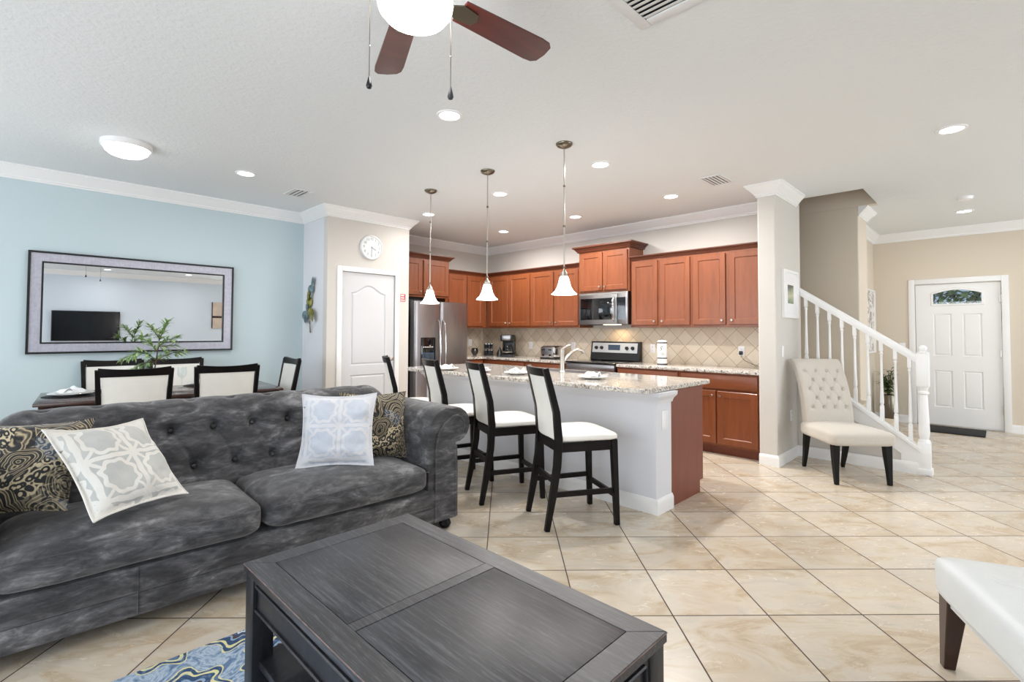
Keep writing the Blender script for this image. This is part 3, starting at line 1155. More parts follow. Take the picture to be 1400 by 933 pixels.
UZ, UH = 1.385, .875
XU = XK - .33
upper('cherry corner wall cabinet behind the middle pendant, with two doors', (XU, 6.262, UZ), KROT, 1.017, UH, .325, [(.077, .522), (.547, .997)], ['r', 'l'])
upper('cherry wall cabinet left of the microwave, behind the nearest pendant', (XU, 5.245, UZ), KROT, .945, UH, .325, [(.015, .46), (.495, .925)], ['r', 'l'])
upper('short raised cherry cabinet above the microwave', (XU - .03, 4.285, 1.865), KROT, .815, .58, .355, [(.025, .40), (.415, .79)], ['r', 'l'], True, True, 1.5)
upper('cherry wall cabinet just right of the microwave', (XU, 3.465, UZ), KROT, .83, UH, .325, [(.02, .385), (.42, .81)], ['r', 'l'])
upper('cherry wall cabinet against the wing wall, above the plugged outlet', (XU, 2.635, UZ), KROT, .87, UH, .325, [(.02, .40), (.44, .85)], ['r', 'l'])
upper('cherry cabinet above the refrigerator', (3.83, 6.14, 1.835), 0, 1.0, .58, .455, [(.02, .485), (.515, .98)], ['r', 'l'], False, True, 1.3)
upper('cherry wall cabinet between the refrigerator and the corner', (4.86, 6.27, UZ), 0, .88, UH, .325, [(.06, .43), (.45, .80)], [None, None])

BH = .885
XB = 5.42


def lower(label, loc, rz, w, d, drawers, doors, knobs):
    t = thing('base_cabinet', label, 'cabinet', loc, rz, 'base cabinets')
    MB().box(.001, w - .001, 0, d, .10, BH).build('body', M['cherry'], t, smooth=0)
    MB().box(.001, w - .001, .07, d, 0, .10).build('toe_kick', M['islandwood'], t, smooth=0)
    for x0, x1 in drawers:
        m = MB().box(x0, x1, -.02, -.001, .715, .862, bev=.006)
        m.build('drawer', M['cherryh'], t, smooth=30)
    for (x0, x1), kx in zip(doors, knobs):
        dr = shaker(MB(), x0, x1, .125, .69, -.001).build('door', M['cherry'], t, smooth=20)
        knob(dr, x0 + .035 if kx == 'l' else x1 - .035, -.021, .69 - .05)
    return t


lower('cherry base cabinet against the wing wall, seen past the end of the island', (XB, 2.635, 0), KROT, .87, .655, [(.02, .845)], [(.02, .415), (.43, .845)], ['r', 'l'])
lower('cherry base cabinet just right of the range', (XB, 3.465, 0), KROT, .83, .655, [(.02, .81)], [(.02, .40), (.43, .81)], ['r', 'l'])
lower('cherry base cabinet under the toaster, left of the range', (XB, 5.05, 0), KROT, .765, .655, [(.02, .745)], [(.02, .37), (.395, .745)], ['r', 'l'])
lower('cherry base cabinet under the tall coffee maker in the corner', (XB, 5.97, 0), KROT, .92, .655, [(.11, .90)], [(.11, .49), (.52, .90)], ['r', 'l'])
lower('narrow cherry base cabinet beside the refrigerator', (4.88, 5.98, 0), 0, .53, .615, [(.02, .51)], [(.02, .51)], ['l'])

CT0, CT1 = BH, .920
o = MB().box(5.385, XK - .002, WY1 + .002, 3.463, CT0, CT1, bev=.006).build('granite_countertop', M['granite'])
tag(o, 'granite countertop right of the range, holding the white canister', 'countertop')
mb = MB()
o = MB().prism([(5.385, 4.287), (XK - .002, 4.287), (XK - .002, YF - .002), (4.88, YF - .002), (4.88, 5.945), (5.385, 5.945)], CT0, CT1).build('granite_countertop', M['granite'], bev=.005, smooth=0)
tag(o, 'granite countertop left of the range, holding the toaster and coffee maker', 'countertop')
mb = MB()
mb.box(XK - .010, XK, WY1, YF, CT1, UZ + .0)
mb.box(4.87, XK - .01, YF - .010, YF, CT1, UZ)
o = struct('trim_3', mb, M['splash'], 'beige diagonal tile backsplash behind the kitchen counters', 'backsplash', smooth=0)

# ------------------------------------------------------------------ range
t = thing('kitchen_range', 'stainless electric range with a black glass cooktop between the counters', 'range', (5.40, 4.27, 0), KROT)
RW = .79
MB().box(.005, RW - .005, .03, .655, .02, .905).build('body', M['black'], t, smooth=0)
MB().box(.002, RW - .002, -.02, .60, .905, .928, bev=.006).build('cooktop', M['blackgloss'], t)
d = MB().box(.01, RW - .01, -.005, .03, .24, .80, bev=.006).build('oven_door', M['steel'], t)
MB().box(.12, RW - .12, -.008, -.004, .36, .68).build('oven_window', M['blackgloss'], d, smooth=0)
mb = MB().tube([(.06, -.05, .775), (RW - .06, -.05, .775)], .014, 10)
for x in (.09, RW - .09):
    mb.tube([(x, -.05, .775), (x, -.004, .775)], .010, 8)
mb.build('oven_handle', M['chrome'], d)
MB().box(.01, RW - .01, -.012, .03, .81, .90, bev=.008).build('front_rail', M['steel'], t)
MB().box(.01, RW - .01, -.005, .03, .03, .23, bev=.006).build('drawer', M['steel'], t)
MB().hexa([(0, .56, .928), (RW, .56, .928), (RW, .655, .928), (0, .655, .928)], [(0, .60, 1.19), (RW, .60, 1.19), (RW, .655, 1.19), (0, .655, 1.19)]).build('back_guard', M['black'], t, smooth=0, bev=.006)


def rgf(z):
    return .56 + .04 * (z - .928) / .262


MB().hexa([(.03, rgf(1.035) - .006, 1.035), (RW - .03, rgf(1.035) - .006, 1.035), (RW - .03, .60, 1.035), (.03, .60, 1.035)],
          [(.03, rgf(1.17) - .006, 1.17), (RW - .03, rgf(1.17) - .006, 1.17), (RW - .03, .62, 1.17), (.03, .62, 1.17)]).build('control_panel', M['steelbright'], t, smooth=0)
for x in (.10, .19, RW - .19, RW - .10):
    R = Matrix.Translation((x, rgf(1.10) - .006, 1.10)) @ Matrix.Rotation(radians(82), 4, 'X')
    m = MB().lathe([(.026, 0), (.026, .004), (.021, .008), (.019, .026), (.003, .028)], 16, R)
    m.box(-.004, .004, -.02, .02, .026, .034, Mx=R)
    m.build('control_knob', M['black'], t)
MB().box(.30, .49, rgf(1.10) - .011, rgf(1.10) - .002, 1.07, 1.145).build('display', M['display'], t, smooth=0)
for k, (x, y, r) in enumerate(((.2, .15, .10), (.59, .15, .08), (.2, .42, .08), (.59, .42, .10))):
    MB().lathe([(r - .004, .9282), (r, .9286), (r - .004, .929)], 32, Matrix.Translation((x, y, 0)), cap=False).build('burner_ring', M['darkgrey'], t)

# ------------------------------------------------------------------ microwave
t = thing('microwave_oven', 'stainless over-the-range microwave hung under the short cabinet', 'microwave', (XU - .07, 4.265, 1.425), KROT)
MW, MH = .79, .435
MB().box(0, MW, .03, .38, 0, MH).build('body', M['black'], t, smooth=0)
d = MB()
d.box(0, MW * .80, 0, .03, .0, MH, bev=.005)
d = d.build('door', M['steel'], t)
MB().box(.035, MW * .70, -.004, .002, .065, MH - .075, bev=.002).build('window', M['blackgloss'], d)
mb = MB().tube([(MW * .745, -.004, .05), (MW * .745, -.04, .08), (MW * .745, -.052, .2), (MW * .745, -.04, MH - .11), (MW * .745, -.004, MH - .08)], .013, 10)
mb.build('handle', M['chrome'], d)
MB().box(MW * .805, MW, 0, .03, 0, MH, bev=.005).build('control_side', M['steel'], t)
MB().box(MW * .79, MW - .03, -.003, .004, .065, MH - .075).build('control_panel', M['blackgloss'], t, smooth=0)
mb = MB()
mb.box(.02, MW - .02, -.001, .03, MH - .028, MH - .008)
mb.build('vent_slot', M['nickel'], t, smooth=0)
MB().box(.08, .30, .08, .20, -.006, 0).build('grease_filter', M['dark'], t, smooth=0)
MB().box(.38, .62, .05, .12, -.006, 0).build('task_light', emis('task_lamp', (1, .8, .55, 1), 6), t, smooth=0)
dl = bpy.data.lights.new('microwave_task_light', 'AREA')
dl.shape, dl.size, dl.size_y, dl.energy, dl.color = 'RECTANGLE', .24, .06, 2.2, (1, .72, .42)
ol = bpy.data.objects.new('microwave_task_light', dl)
COL.objects.link(ol)
ol.location = (XU + .12, 3.80, 1.412)
ol.rotation_euler = (0, radians(12), 0)

# ------------------------------------------------------------------ refrigerator
t = thing('refrigerator', 'stainless side-by-side refrigerator with ice dispenser beside the pantry', 'refrigerator', (3.905, 5.70, 0), 0)
FW, FH = .950, 1.742
MB().box(.01, FW - .01, .12, .84, .03, FH - .015).build('body', M['black'], t, smooth=0)
MB().box(.02, FW - .02, .06, .14, 0, .09).build('kick_grille', M['darkgrey'], t, smooth=0)
sp = .44


def fdoor(x0, x1, nm):
    """gently bowed door slab"""
    n = 10
    pts = [(x0, .11), (x0, .02)]
    for i in range(n + 1):
        u = i / n
        pts.append((x0 + .012 + (x1 - x0 - .024) * u, .012 - .012 * sin(pi * u)))
    pts += [(x1, .02), (x1, .11)]
    return MB().prism(pts, .10, FH).build(nm, M['steel'], t, smooth=30)


da = fdoor(0, sp - .004, 'freezer_door')
db = fdoor(sp + .004, FW, 'fridge_door')
MB().box(-.001, .0005, .03, .108, .10, FH).build('door_edge', M['fridgeside'], da, smooth=0)
for x, d in ((sp - .045, da), (sp + .045, db)):
    mb = MB()
    pts = [(x, .0, .66), (x, -.04, .69), (x, -.058, .80), (x, -.066, 1.05), (x, -.058, 1.32), (x, -.04, 1.45), (x, .0, 1.48)]
    mb.sweep(pts, [(cos(2 * pi * i / 10), sin(2 * pi * i / 10)) for i in range(10)], [(.016, .011)] * 7)
    mb.build('handle', M['chrome'], d)
q = MB().box(.10, .345, -.006, .004, .80, 1.24, bev=.004).build('ice_dispenser', M['blackgloss'], da)
MB().box(.125, .32, -.007, -.005, .82, 1.03).build('dispenser_recess', M['display'], q, smooth=0)
mb = MB()
for x in (.16, .25):
    mb.box(x, x + .045, -.018, -.006, .90, 1.02, bev=.004)
mb.build('dispenser_paddle', M['darkgrey'], q)
mb = MB()
for k in range(6):
    mb.box(.135 + .03 * k, .152 + .03 * k, -.0075, -.006, 1.10, 1.112)
mb.build('touch_button', M['plate'], q, smooth=0)
MB().box(.004, FW - .004, .1, .2, FH - .012, FH + .012, bev=.004).build('hinge_cover', M['darkgrey'], t)

# ------------------------------------------------------------------ island
IX0, IX1, IX2 = 3.33, 3.56, 4.12
IY0, IY1 = 1.80, 4.62
t = thing('kitchen_island', 'long kitchen island with pale half wall and brown wood end panel', 'island', (IX0, IY0, 0))
mb = MB().box(IX0, IX1, IY0, IY1, 0, .882)
mb.build('half_wall', M['daylit'], t, True, smooth=0, bev=.006)
mb = MB()
mb.box(IX1, IX2, IY0 + .02, IY1 - .02, .10, .882)
mb.box(IX1, IX2 - .07, IY0 + .02, IY1 - .02, 0, .10)
mb.build('cabinet_body', M['islandwood'], t, True, smooth=0)
mb = MB().box(IX1 + .002, IX2, IY0 + .004, IY0 + .02, .10, .878)
mb.box(IX1 + .002, IX2 - .06, IY0 + .004, IY0 + .02, .0, .10)
mb.build('end_panel', M['islandwood'], t, True, smooth=0)
for k in range(5):
    a = IY0 + .03 + k * .552
    rm = Matrix(((0, -1, 0, IX2 + .0), (1, 0, 0, 0), (0, 0, 1, 0), (0, 0, 0, 1)))
    mb = shaker(MB(), a, a + .54, .12, .69, 0)
    mb.box(a, a + .54, -.02, 0, .71, .87, bev=.005)
    mb.bm.transform(rm)
    dr = mb.build('door', M['cherry'], t, True, smooth=20)
bb = profile_run([(IX1, IY1), (IX0, IY1), (IX0, IY0), (IX1, IY0)], [(q, z) for q, z in BASEB], 0)
bb.build('baseboard', M['white'], t, True, smooth=25)
pr = [(0, 0), (0, -.085), (.010, -.085), (.014, -.07), (.026, -.05), (.042, -.038), (.05, -.026), (.052, 0)]
profile_run([(IX1, IY1), (IX0, IY1), (IX0, IY0), (IX1, IY0)], pr, .884).build('support_moulding', M['daylit'], t, True, smooth=25)
sw = MB().box(3.405, 3.50, IY0 - .007, IY0, .60, .74, bev=.003).build('switch_plate', M['plate'], t, True)
MB().box(3.437, 3.468, IY0 - .010, IY0 - .006, .63, .71, bev=.002).build('rocker', M['plate'], sw, True)

pts = []
rc = .05
X0, X1, Y0, Y1 = 3.13, 4.24, 1.775, 4.80
for cx, cy, a0 in ((X1 - rc, Y1 - rc, 0), (X0 + .14, Y1 - .14, 90), (X0 + rc, Y0 + rc, 180), (X1 - rc, Y0 + rc, 270)):
    r = .14 if a0 == 90 else rc
    for k in range(7):
        a = radians(a0 + 15 * k)
        pts.append((cx + r * cos(a), cy + r * sin(a)))
o = MB().prism(pts, .886, .922).build('island_countertop', M['granite'], smooth=30, bev=.006)
tag(o, 'long speckled granite countertop lying on the island', 'countertop')
IZ = .922

# faucet
t = thing('faucet', 'brushed single-lever pull-out faucet on the island countertop', 'faucet', (3.86, 3.10, IZ))
mb = MB().lathe([(.030, 0), (.030, .01), (.024, .016), (.022, .05), (.022, .19), (.024, .2), (.022, .225), (.012, .238), (.002, .24)], 18)
mb.build('faucet_body', M['nickel'], t)
mb = MB().tube([(.01, 0, .10), (.06, -.01, .15), (.13, -.02, .20), (.20, -.03, .222), (.255, -.04, .215), (.285, -.045, .19)], [.013, .013, .013, .014, .018, .019], 12)
mb.build('spout', M['nickel'], t)
mb = MB().tube([(0, 0, .225), (.03, -.005, .245), (.075, -.01, .262), (.11, -.015, .266)], [.012, .010, .008, .007], 10)
mb.build('lever', M['nickel'], t)
# undermounted sink beside the faucet
t = thing('sink', 'stainless sink set into the island behind the faucet', 'sink', (4.0, 3.1, IZ))
mb = MB()
mb.box(-.09, .17, -.36, .36, .0005, .0025)
mb.build('rim', M['steel'], t, smooth=0)
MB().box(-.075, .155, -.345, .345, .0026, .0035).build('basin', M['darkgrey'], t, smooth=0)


def plate_mesh(r, h=.02):
    return MB().lathe([(.002, .002), (r * .55, .002), (r * .62, .006), (r * .95, h), (r, h + .002), (r * .985, h + .005), (r * .62, .011), (r * .55, .007), (.002, .007)], 36, cap=False)


def napkin_mesh(seed, s=.1, h=.05):
    rd = random.Random(seed)
    ph = [rd.uniform(0, 6.28) for _ in range(6)]

    def fn(u, v):
        x, y = (u - .5) * 2, (v - .5) * 2
        w1 = 1 - .35 * abs(y) ** 2
        z = h * (.35 + .45 * sin(3.2 * x + ph[0] + y) * cos(2.6 * y + ph[1]) + .25 * sin(6 * x + ph[2]) * sin(5 * y + ph[3]))
        z = max(.004, z * (1 - .5 * x * x) + .010)
        return (x * s * w1, y * s * (.75 - .2 * abs(x)), z)
    m = MB().grid(fn, 22, 18)
    return m


def place_setting(x, y, z, label, rz, seed, small=False, grp='plates on the island'):
    t = thing('dinner_plate', label, 'plate', (x, y, z), rz, grp)
    plate_mesh(.125).build('plate', M['china'], t)
    n = thing('napkin', 'napkin on the ' + label, 'napkin', (x, y, z + .0085), rz, 'napkins')
    m = napkin_mesh(seed)
    o = m.build('cloth', M['napkin'], n)
    so = o.modifiers.new('solid', 'SOLIDIFY')
    so.thickness, so.offset = .004, 1
    return t


for (x, y), lb, k in zip(((3.52, 2.50), (3.37, 3.245), (3.29, 3.70), (3.22, 4.12)),
                         ('white plate on the island, nearest its open end', 'white plate on the island beside the faucet', 'white plate on the island behind the third stool from the end', 'white plate on the island nearest the refrigerator'), range(4)):
    place_setting(x, y, IZ, lb, .4 + k, 10 + k)

# ------------------------------------------------------------------ things on the kitchen counters
z = CT1
t = thing('toaster', 'chrome two-slice toaster on the counter left of the faucet', 'toaster', (5.60, 4.93, z), KROT)
mb = MB().box(0, .27, .02, .28, .02, .19, bev=.03, seg=4)
mb.build('body', M['chrome'], t)
MB().box(.015, .255, .005, .03, .022, .18, bev=.012).build('front', M['steel'], t)
MB().box(-.005, .275, .01, .29, .0, .024, bev=.008).build('base', M['black'], t)
MB().box(.02, .25, .06, .24, .186, .194, bev=.003).build('top_slots', M['black'], t)
for x in (.07, .20):
    MB().lathe([(.016, 0), (.014, .016), (.002, .018)], 14, Matrix.Translation((x, .006, .06)) @ Matrix.Rotation(radians(90), 4, 'X')).build('dial', M['black'], t)
    MB().box(x - .03, x + .03, -.006, .006, .13, .15, bev=.004).build('lever', M['black'], t)

t = thing('coffee_maker', 'tall black drip coffee maker on the corner counter', 'coffee maker', (5.72, 5.72, z), radians(-60))
MB().box(-.10, .10, -.12, .12, 0, .04, bev=.01).build('base', M['black'], t)
MB().box(-.10, .10, .03, .12, .04, .27, bev=.01).build('water_tank', M['black'], t)
MB().box(-.10, .10, -.12, .12, .25, .355, bev=.018).build('brew_head', M['black'], t)
MB().box(-.07, .07, -.124, -.118, .265, .345, bev=.002).build('steel_face', M['steel'], t)
c = MB().lathe([(.06, .045), (.078, .07), (.08, .13), (.06, .185), (.062, .20), (.002, .20)], 20, Matrix.Translation((0, -.045, 0))).build('carafe', M['smokeglass'], t)
MB().tube([(.0, -.12, .18), (.0, -.16, .17), (0, -.165, .10), (0, -.125, .085)], .009, 8).build('carafe_handle', M['black'], c)
MB().lathe([(.075, .065), (.082, .068), (.083, .085), (.077, .088)], 20, Matrix.Translation((0, -.045, 0)), cap=False).build('steel_band', M['nickel'], c)

t = thing('oil_cruet', 'small pear-shaped silver cruet left of the tall coffee maker', 'cruet', (5.76, 5.95, z))
MB().lathe([(.055, 0), (.058, .012), (.052, .05), (.03, .10), (.014, .13), (.008, .15), (.002, .152)], 20).build('body', M['darksteel'], t)
MB().tube([(0, 0, .145), (.0, -.01, .175), (.0, -.03, .19)], [.006, .005, .003], 8).build('spout', M['nickel'], t)
MB().tube([(.025, .03, .10), (.05, .06, .11), (.055, .065, .06), (.04, .045, .04)], .005, 8).build('handle', M['nickel'], t)

t = thing('coffee_pod_carousel', 'dark two-tier jar carousel on the corner counter', 'jar rack', (5.80, 6.27, z))
MB().lathe([(.085, 0), (.085, .012), (.01, .014)], 24).build('base', M['black'], t)
MB().tube([(0, 0, .01), (0, 0, .235)], .007, 8).build('post', M['nickel'], t)
MB().ball((0, 0, .24), .012, 8).build('finial', M['nickel'], t)
for k in range(2):
    for i in range(6):
        a = i * pi / 3
        j = MB().lathe([(.024, 0), (.025, .06), (.022, .068)], 12, Matrix.Translation((.058 * cos(a), .058 * sin(a), .014 + k * .105))).build('jar', M['smokeglass'], t)
        MB().lathe([(.025, .068), (.025, .088), (.002, .089)], 12, Matrix.Translation((.058 * cos(a), .058 * sin(a), .014 + k * .105))).build('lid', M['chrome'], j)
MB().lathe([(.085, .107), (.085, .113), (.01, .113)], 24).build('tier', M['black'], t)

t = thing('silver_bowl', 'small round dark silver bowl beside the refrigerator', 'bowl', (5.60, 6.40, z))
MB().lathe([(.03, 0), (.034, .006), (.055, .04), (.064, .075), (.055, .11), (.045, .125), (.042, .122), (.05, .08), (.04, .03), (.002, .012)], 22).build('body', M['darksteel'], t)

t = thing('canister', 'tall white canister with dark bands on the counter right of the range', 'canister', (5.74, 3.02, z))
MB().lathe([(.062, 0), (.062, .012), (.058, .016)], 28).build('base', M['darkgrey'], t)
MB().lathe([(.058, .015), (.060, .03), (.060, .285), (.056, .30), (.002, .31)], 28).build('jar', M['china'], t)
for zz in (.075, .265):
    MB().lathe([(.0602, zz), (.0612, zz + .003), (.0612, zz + .012), (.0602, zz + .015)], 28, cap=False).build('band', M['darkgrey'], t)


def text_mesh(s, size, mat_, Mx, parent, name, ext=.0006, shear=0):
    cu = bpy.data.curves.new('txt', 'FONT')
    cu.body, cu.size, cu.extrude, cu.align_x, cu.align_y, cu.shear = s, size, ext, 'CENTER', 'CENTER', shear
    ob = bpy.data.objects.new('txt', cu)
    COL.objects.link(ob)
    dg = bpy.context.evaluated_depsgraph_get()
    me = bpy.data.meshes.new_from_object(ob.evaluated_get(dg))
    bpy.data.objects.remove(ob)
    bpy.data.curves.remove(cu)
    me.name = name
    me.transform(Mx)
    me.materials.clear()
    me.materials.append(mat_)
    o = bpy.data.objects.new(name, me)
    COL.objects.link(o)
    o.parent = parent
    return o


# monogram on the canister, wrapped to the face turned to the room
A = radians(203)
CM = Matrix.Translation((.0612 * cos(A), .0612 * sin(A), 0)) @ Matrix.Rotation(A + pi / 2, 4, 'Z') @ Matrix.Rotation(radians(90), 4, 'X')
text_mesh('S', .075, M['darkgrey'], CM @ Matrix.Translation((-.018, .20, .001)), t, 'monogram', shear=.35)
mb = MB()
for k, (x0, x1, zz) in enumerate(((-.03, .022, .152), (-.028, .026, .138), (-.02, .03, .122))):
    for i in range(7):
        xx = x0 + (x1 - x0) * i / 7
        mb.box(xx, xx + .005, zz, zz + .004 + .002 * ((i * 7 + k) % 3), -.001, .0018, Mx=CM)
mb.build('lettering', M['greymark'], t, smooth=0)


def outlet(label, loc, rz, kind='outlet', w=.072, h=.116, grp='wall plates'):
    t = thing('light_switch' if kind == 'switch' else 'electrical_outlet', label, 'switch' if kind == 'switch' else 'outlet', loc, rz, grp)
    MB().box(-w / 2, w / 2, -.006, 0, -h / 2, h / 2, bev=.003).build('plate', M['plate'], t)
    if kind == 'switch':
        MB().box(-.016, .016, -.010, -.005, -.032, .032, bev=.002).build('rocker', M['plate'], t)
    else:
        for zz in (-.022, .022):
            s = MB().lathe([(.0165, 0), (.0165, .002), (.002, .0025)], 16, Matrix.Translation((0, -.006, zz)) @ Matrix.Rotation(radians(90), 4, 'X')).build('socket', M['plate'], t)
            mb = MB()
            for xx in (-.006, .006):
                mb.box(xx - .001, xx + .001, -.0092, -.0082, zz - .004, zz + .005)
            mb.build('slot', M['dark'], s, smooth=0)
    return t


outlet('white outlet on the backsplash beside the tall coffee maker', (XK - .010, 5.53, 1.10), KROT)
outlet('white outlet on the backsplash right of the toaster', (XK - .010, 4.66, 1.105), KROT)
outlet('white outlet on the backsplash between range and canister', (XK - .010, 3.33, 1.105), KROT)
outlet('white outlet with a black plug near the wing wall', (XK - .010, 2.185, 1.105), KROT)
outlet('white outlet on the backsplash above the silver bowl', (5.66, YF - .010, 1.13), 0)
outlet('white rocker switch on the wing wall under the framed print', (5.535, WY0, 1.13), 0, 'switch')
outlet('white outlet low on the wing wall behind the beige chair', (5.80, WY0, .455), 0)
outlet('small white switch on the tan wall beside the front door', (XD, 1.06, 1.12), KROT, 'switch')

t = thing('charger_plug', 'black plug and thin cord in the outlet near the wing wall', 'plug', (XK - .016, 2.185, 1.083))
MB().box(-.035, 0.002, -.018, .018, -.022, .022, bev=.006).build('plug', M['black'], t)
MB().tube([(-.02, 0, -.02), (-.025, -.01, -.05), (-.03, -.05, -.09), (-.04, -.14, -.125), (-.06, -.22, -.15), (-.09, -.30, -.158)], .0025, 6).build('cord', M['darkgrey'], t)
t = thing('countertop_gadget', 'small dark gadget on the counter against the wing wall', 'gadget', (5.92, 1.86, z))
MB().lathe([(.045, 0), (.048, .012), (.04, .05), (.028, .062), (.002, .064)], 20).build('body', M['bronze'], t)

# ------------------------------------------------------------------ pantry wall: clock, sign, sculpture
t = thing('wall_clock', 'round white clock above the pantry door', 'clock', (3.228, YP, 2.385))
Rf = Matrix.Rotation(radians(90), 4, 'X')
MB().lathe([(.158, 0), (.158, .02), (.152, .03), (.142, .032), (.140, .022), (.002, .022)], 48, Rf).build('rim', M['clockring'], t)
MB().lathe([(.1395, .0225), (.002, .0235)], 48, Rf, cap=False).build('dial', M['clockface'], t)
for k in range(12):
    a = radians(90 - 30 * (k + 1))
    nm = text_mesh(str(k + 1), .044, M['greymark'], Matrix.Translation((.108 * cos(a), -.0242, .108 * sin(a))) @ Rf, t, 'numeral')
for nm, a, L, wd in (('hour_hand', radians(-28), .07, .010), ('minute_hand', radians(-92), .105, .007)):
    MB().box(-.012, L, -wd / 2, wd / 2, .025, .0265, Mx=Rf @ Matrix.Rotation(a, 4, 'Z')).build(nm, M['greymark'], t, smooth=0)
MB().lathe([(.008, .024), (.008, .029), (.001, .03)], 12, Rf).build('hub', M['greymark'], t)

t = thing('wall_sign', 'small red and white safety notice between the pantry door and refrigerator', 'sign', (3.71, YP, 1.77))
MB().box(-.038, .038, -.003, 0, -.05, .05).build('backing', M['red'], t, smooth=0)
mb = MB()
mb.box(-.032, .018, -.004, -.003, .022, .04)
mb.box(-.032, .02, -.004, -.003, -.008, .008)
for k in range(3):
    mb.box(-.032 + .022 * k, -.018 + .022 * k, -.004, -.003, -.042, -.02)
mb.build('pictogram', M['pinkwhite'], t, smooth=0)

t = thing('wall_sculpture', 'metal branch of blue and olive leaf discs on the narrow pantry side wall', 'wall sculpture', (2.66, 6.13, 1.30))
SR = Matrix(((0, 0, -1, 0), (-1, 0, 0, 0), (0, 1, 0, 0), (0, 0, 0, 1)))     # local xy is the wall plane (x -> -Y), local z -> -X (out)
MB().tube([SR @ Vector(p) for p in ((.03, .0, .02), (.02, .12, .025), (-.02, .25, .03), (.02, .45, .03), (.09, .66, .03))], .008, 8).build('stem', M['bronze'], t)
for k, (x, y, rx, ry, a, mt) in enumerate(((.10, .63, .045, .062, -15, 'platebluegrey'), (.075, .54, .048, .05, 10, 'platebluegrey'), (.04, .465, .05, .06, -10, 'plateolive'), (.015, .385, .05, .062, 5, 'plateolive'), (-.02, .315, .052, .058, 10, 'platebluegrey'),
                                            (-.05, .22, .05, .055, 0, 'platebluegrey'), (-.10, .175, .05, .055, 20, 'platebluegrey'), (.09, .255, .05, .055, -20, 'plateolive'), (.155, .21, .055, .075, 15, 'plateolive'))):
    Mx = SR @ Matrix.Translation((x, y, .03 + .012 * (k % 3))) @ Matrix.Rotation(radians(a), 4, 'Z') @ Matrix.Rotation(radians(18 if k % 2 else -14), 4, 'Y') @ Matrix.Diagonal((rx, ry, 1, 1))
    mb = MB().lathe([(1, 0), (1.0, .004), (.7, .012), (.002, .017)], 20, Mx)
    mb.lathe([(1, 0), (.7, -.004), (.002, -.006)], 20, Mx, cap=False)
    mb.build('leaf_disc', M[mt], t)

# ------------------------------------------------------------------ sofa
SX0, SX1 = -.02, 1.955        # seat between the arms
t = thing('sofa', 'charcoal suede sofa with tufted back and rolled arms', 'sofa', ((SX0 + SX1) / 2, 3.1, 0))
SOFA = t
mb = MB()
mb.box(SX0 - .23, SX1 + .24, 2.665, 3.55, .165, .285, bev=.012)
mb.box(SX0 - .23, SX1 + .24, 2.668, 3.55, .065, .168, bev=.012)
mb.build('base_frame', M['suede'], t, True)
mb = MB()
for x in (SX0 - .18, .45, 1.42, SX1 + .19):
    mb.box(x - .0015, x + .0015, 2.662, 2.668, .07, .28)
mb.build('seam', M['suede'], t, True, smooth=0)


def arm_profile(k=1.0):
    pts = [(0, .07), (0, .60), (.005, .68), (.03, .745), (.075, .79), (.135, .812)]
    cx, cz, r = .225, .69, .118
    for i in range(0, 13):
        a = radians(105 - 20 * i)
        pts.append((cx + r * cos(a), cz + r * sin(a)))
    pts += [(.235, .55), (.24, .40), (.24, .07)]
    return pts


for sgn, x0 in ((1, SX1 + .005), (-1, SX0 - .005)):
    prof = [(x0 + sgn * x, z) for x, z in arm_profile()]
    AM = Matrix(((1, 0, 0, 0), (0, 0, 1, 0), (0, 1, 0, 0), (0, 0, 0, 1)))
    mb = MB()
    n = len(prof)
    ys = [2.672, 2.69, 2.72, 3.0, 3.3, 3.56]
    cx = sum(p[0] for p in prof) / n
    vs, fs = [], []
    for j, y in enumerate(ys):
        k = .985 if j == 0 else 1.0
        for x, z in prof:
            vs.append((x0 + sgn * .12 + (x - x0 - sgn * .12) * k, y, .4 + (z - .4) * k))
    for j in range(len(ys) - 1):
        for i in range(n):
            q = (i + 1) % n
            fs.append((j * n + i, j * n + q, (j + 1) * n + q, (j + 1) * n + i))
    fs += [tuple(range(n)), tuple(range((len(ys) - 1) * n, len(ys) * n))]
    mb._add(vs, fs)
    arm = mb.build('arm', M['suede'], t, True, smooth=50)
    # inset front panel with its welt
    ins = [(x0 + sgn * (.045 + .8 * (x - .02) * .80), .075 + (z - .07) * .90) for x, z in arm_profile()]
    cx, cz, r = .215, .68, .072
    ins = [(.055, .075), (.055, .55), (.075, .64), (.12, .705)]
    for i in range(0, 11):
        a = radians(120 - 22 * i)
        ins.append((cx + r * cos(a), cz + r * sin(a)))
    ins += [(.205, .58), (.215, .40), (.215, .075)]
    ins = [(x0 + sgn * x, z) for x, z in ins]
    mb = MB().prism(ins, 2.660, 2.675, AM)
    mb.build('front_panel', M['suede'], arm, True, smooth=50)
    mb = MB().tube([(x, 2.664, z) for x, z in ins], .007, 6)
    mb.build('piping', M['suede'], arm, True)

# tufted back: a surface carried over the rolled top, with button dimples
BX0, BX1 = SX0 - .06, SX1 + .10
prof = [Vector((3.235, .36)), Vector((3.255, .45)), Vector((3.275, .54)), Vector((3.30, .64)), Vector((3.325, .73))]
pc, pr_ = Vector((3.465, .775)), .128
for i in range(14):
    a = radians(175 - 14.5 * i)
    prof.append(pc + Vector((cos(a), sin(a))) * pr_)
prof += [Vector((3.575, .66)), Vector((3.56, .5)), Vector((3.55, .3)), Vector((3.55, .10))]
cum = [0]
for a, b in zip(prof, prof[1:]):
    cum.append(cum[-1] + (b - a).length)


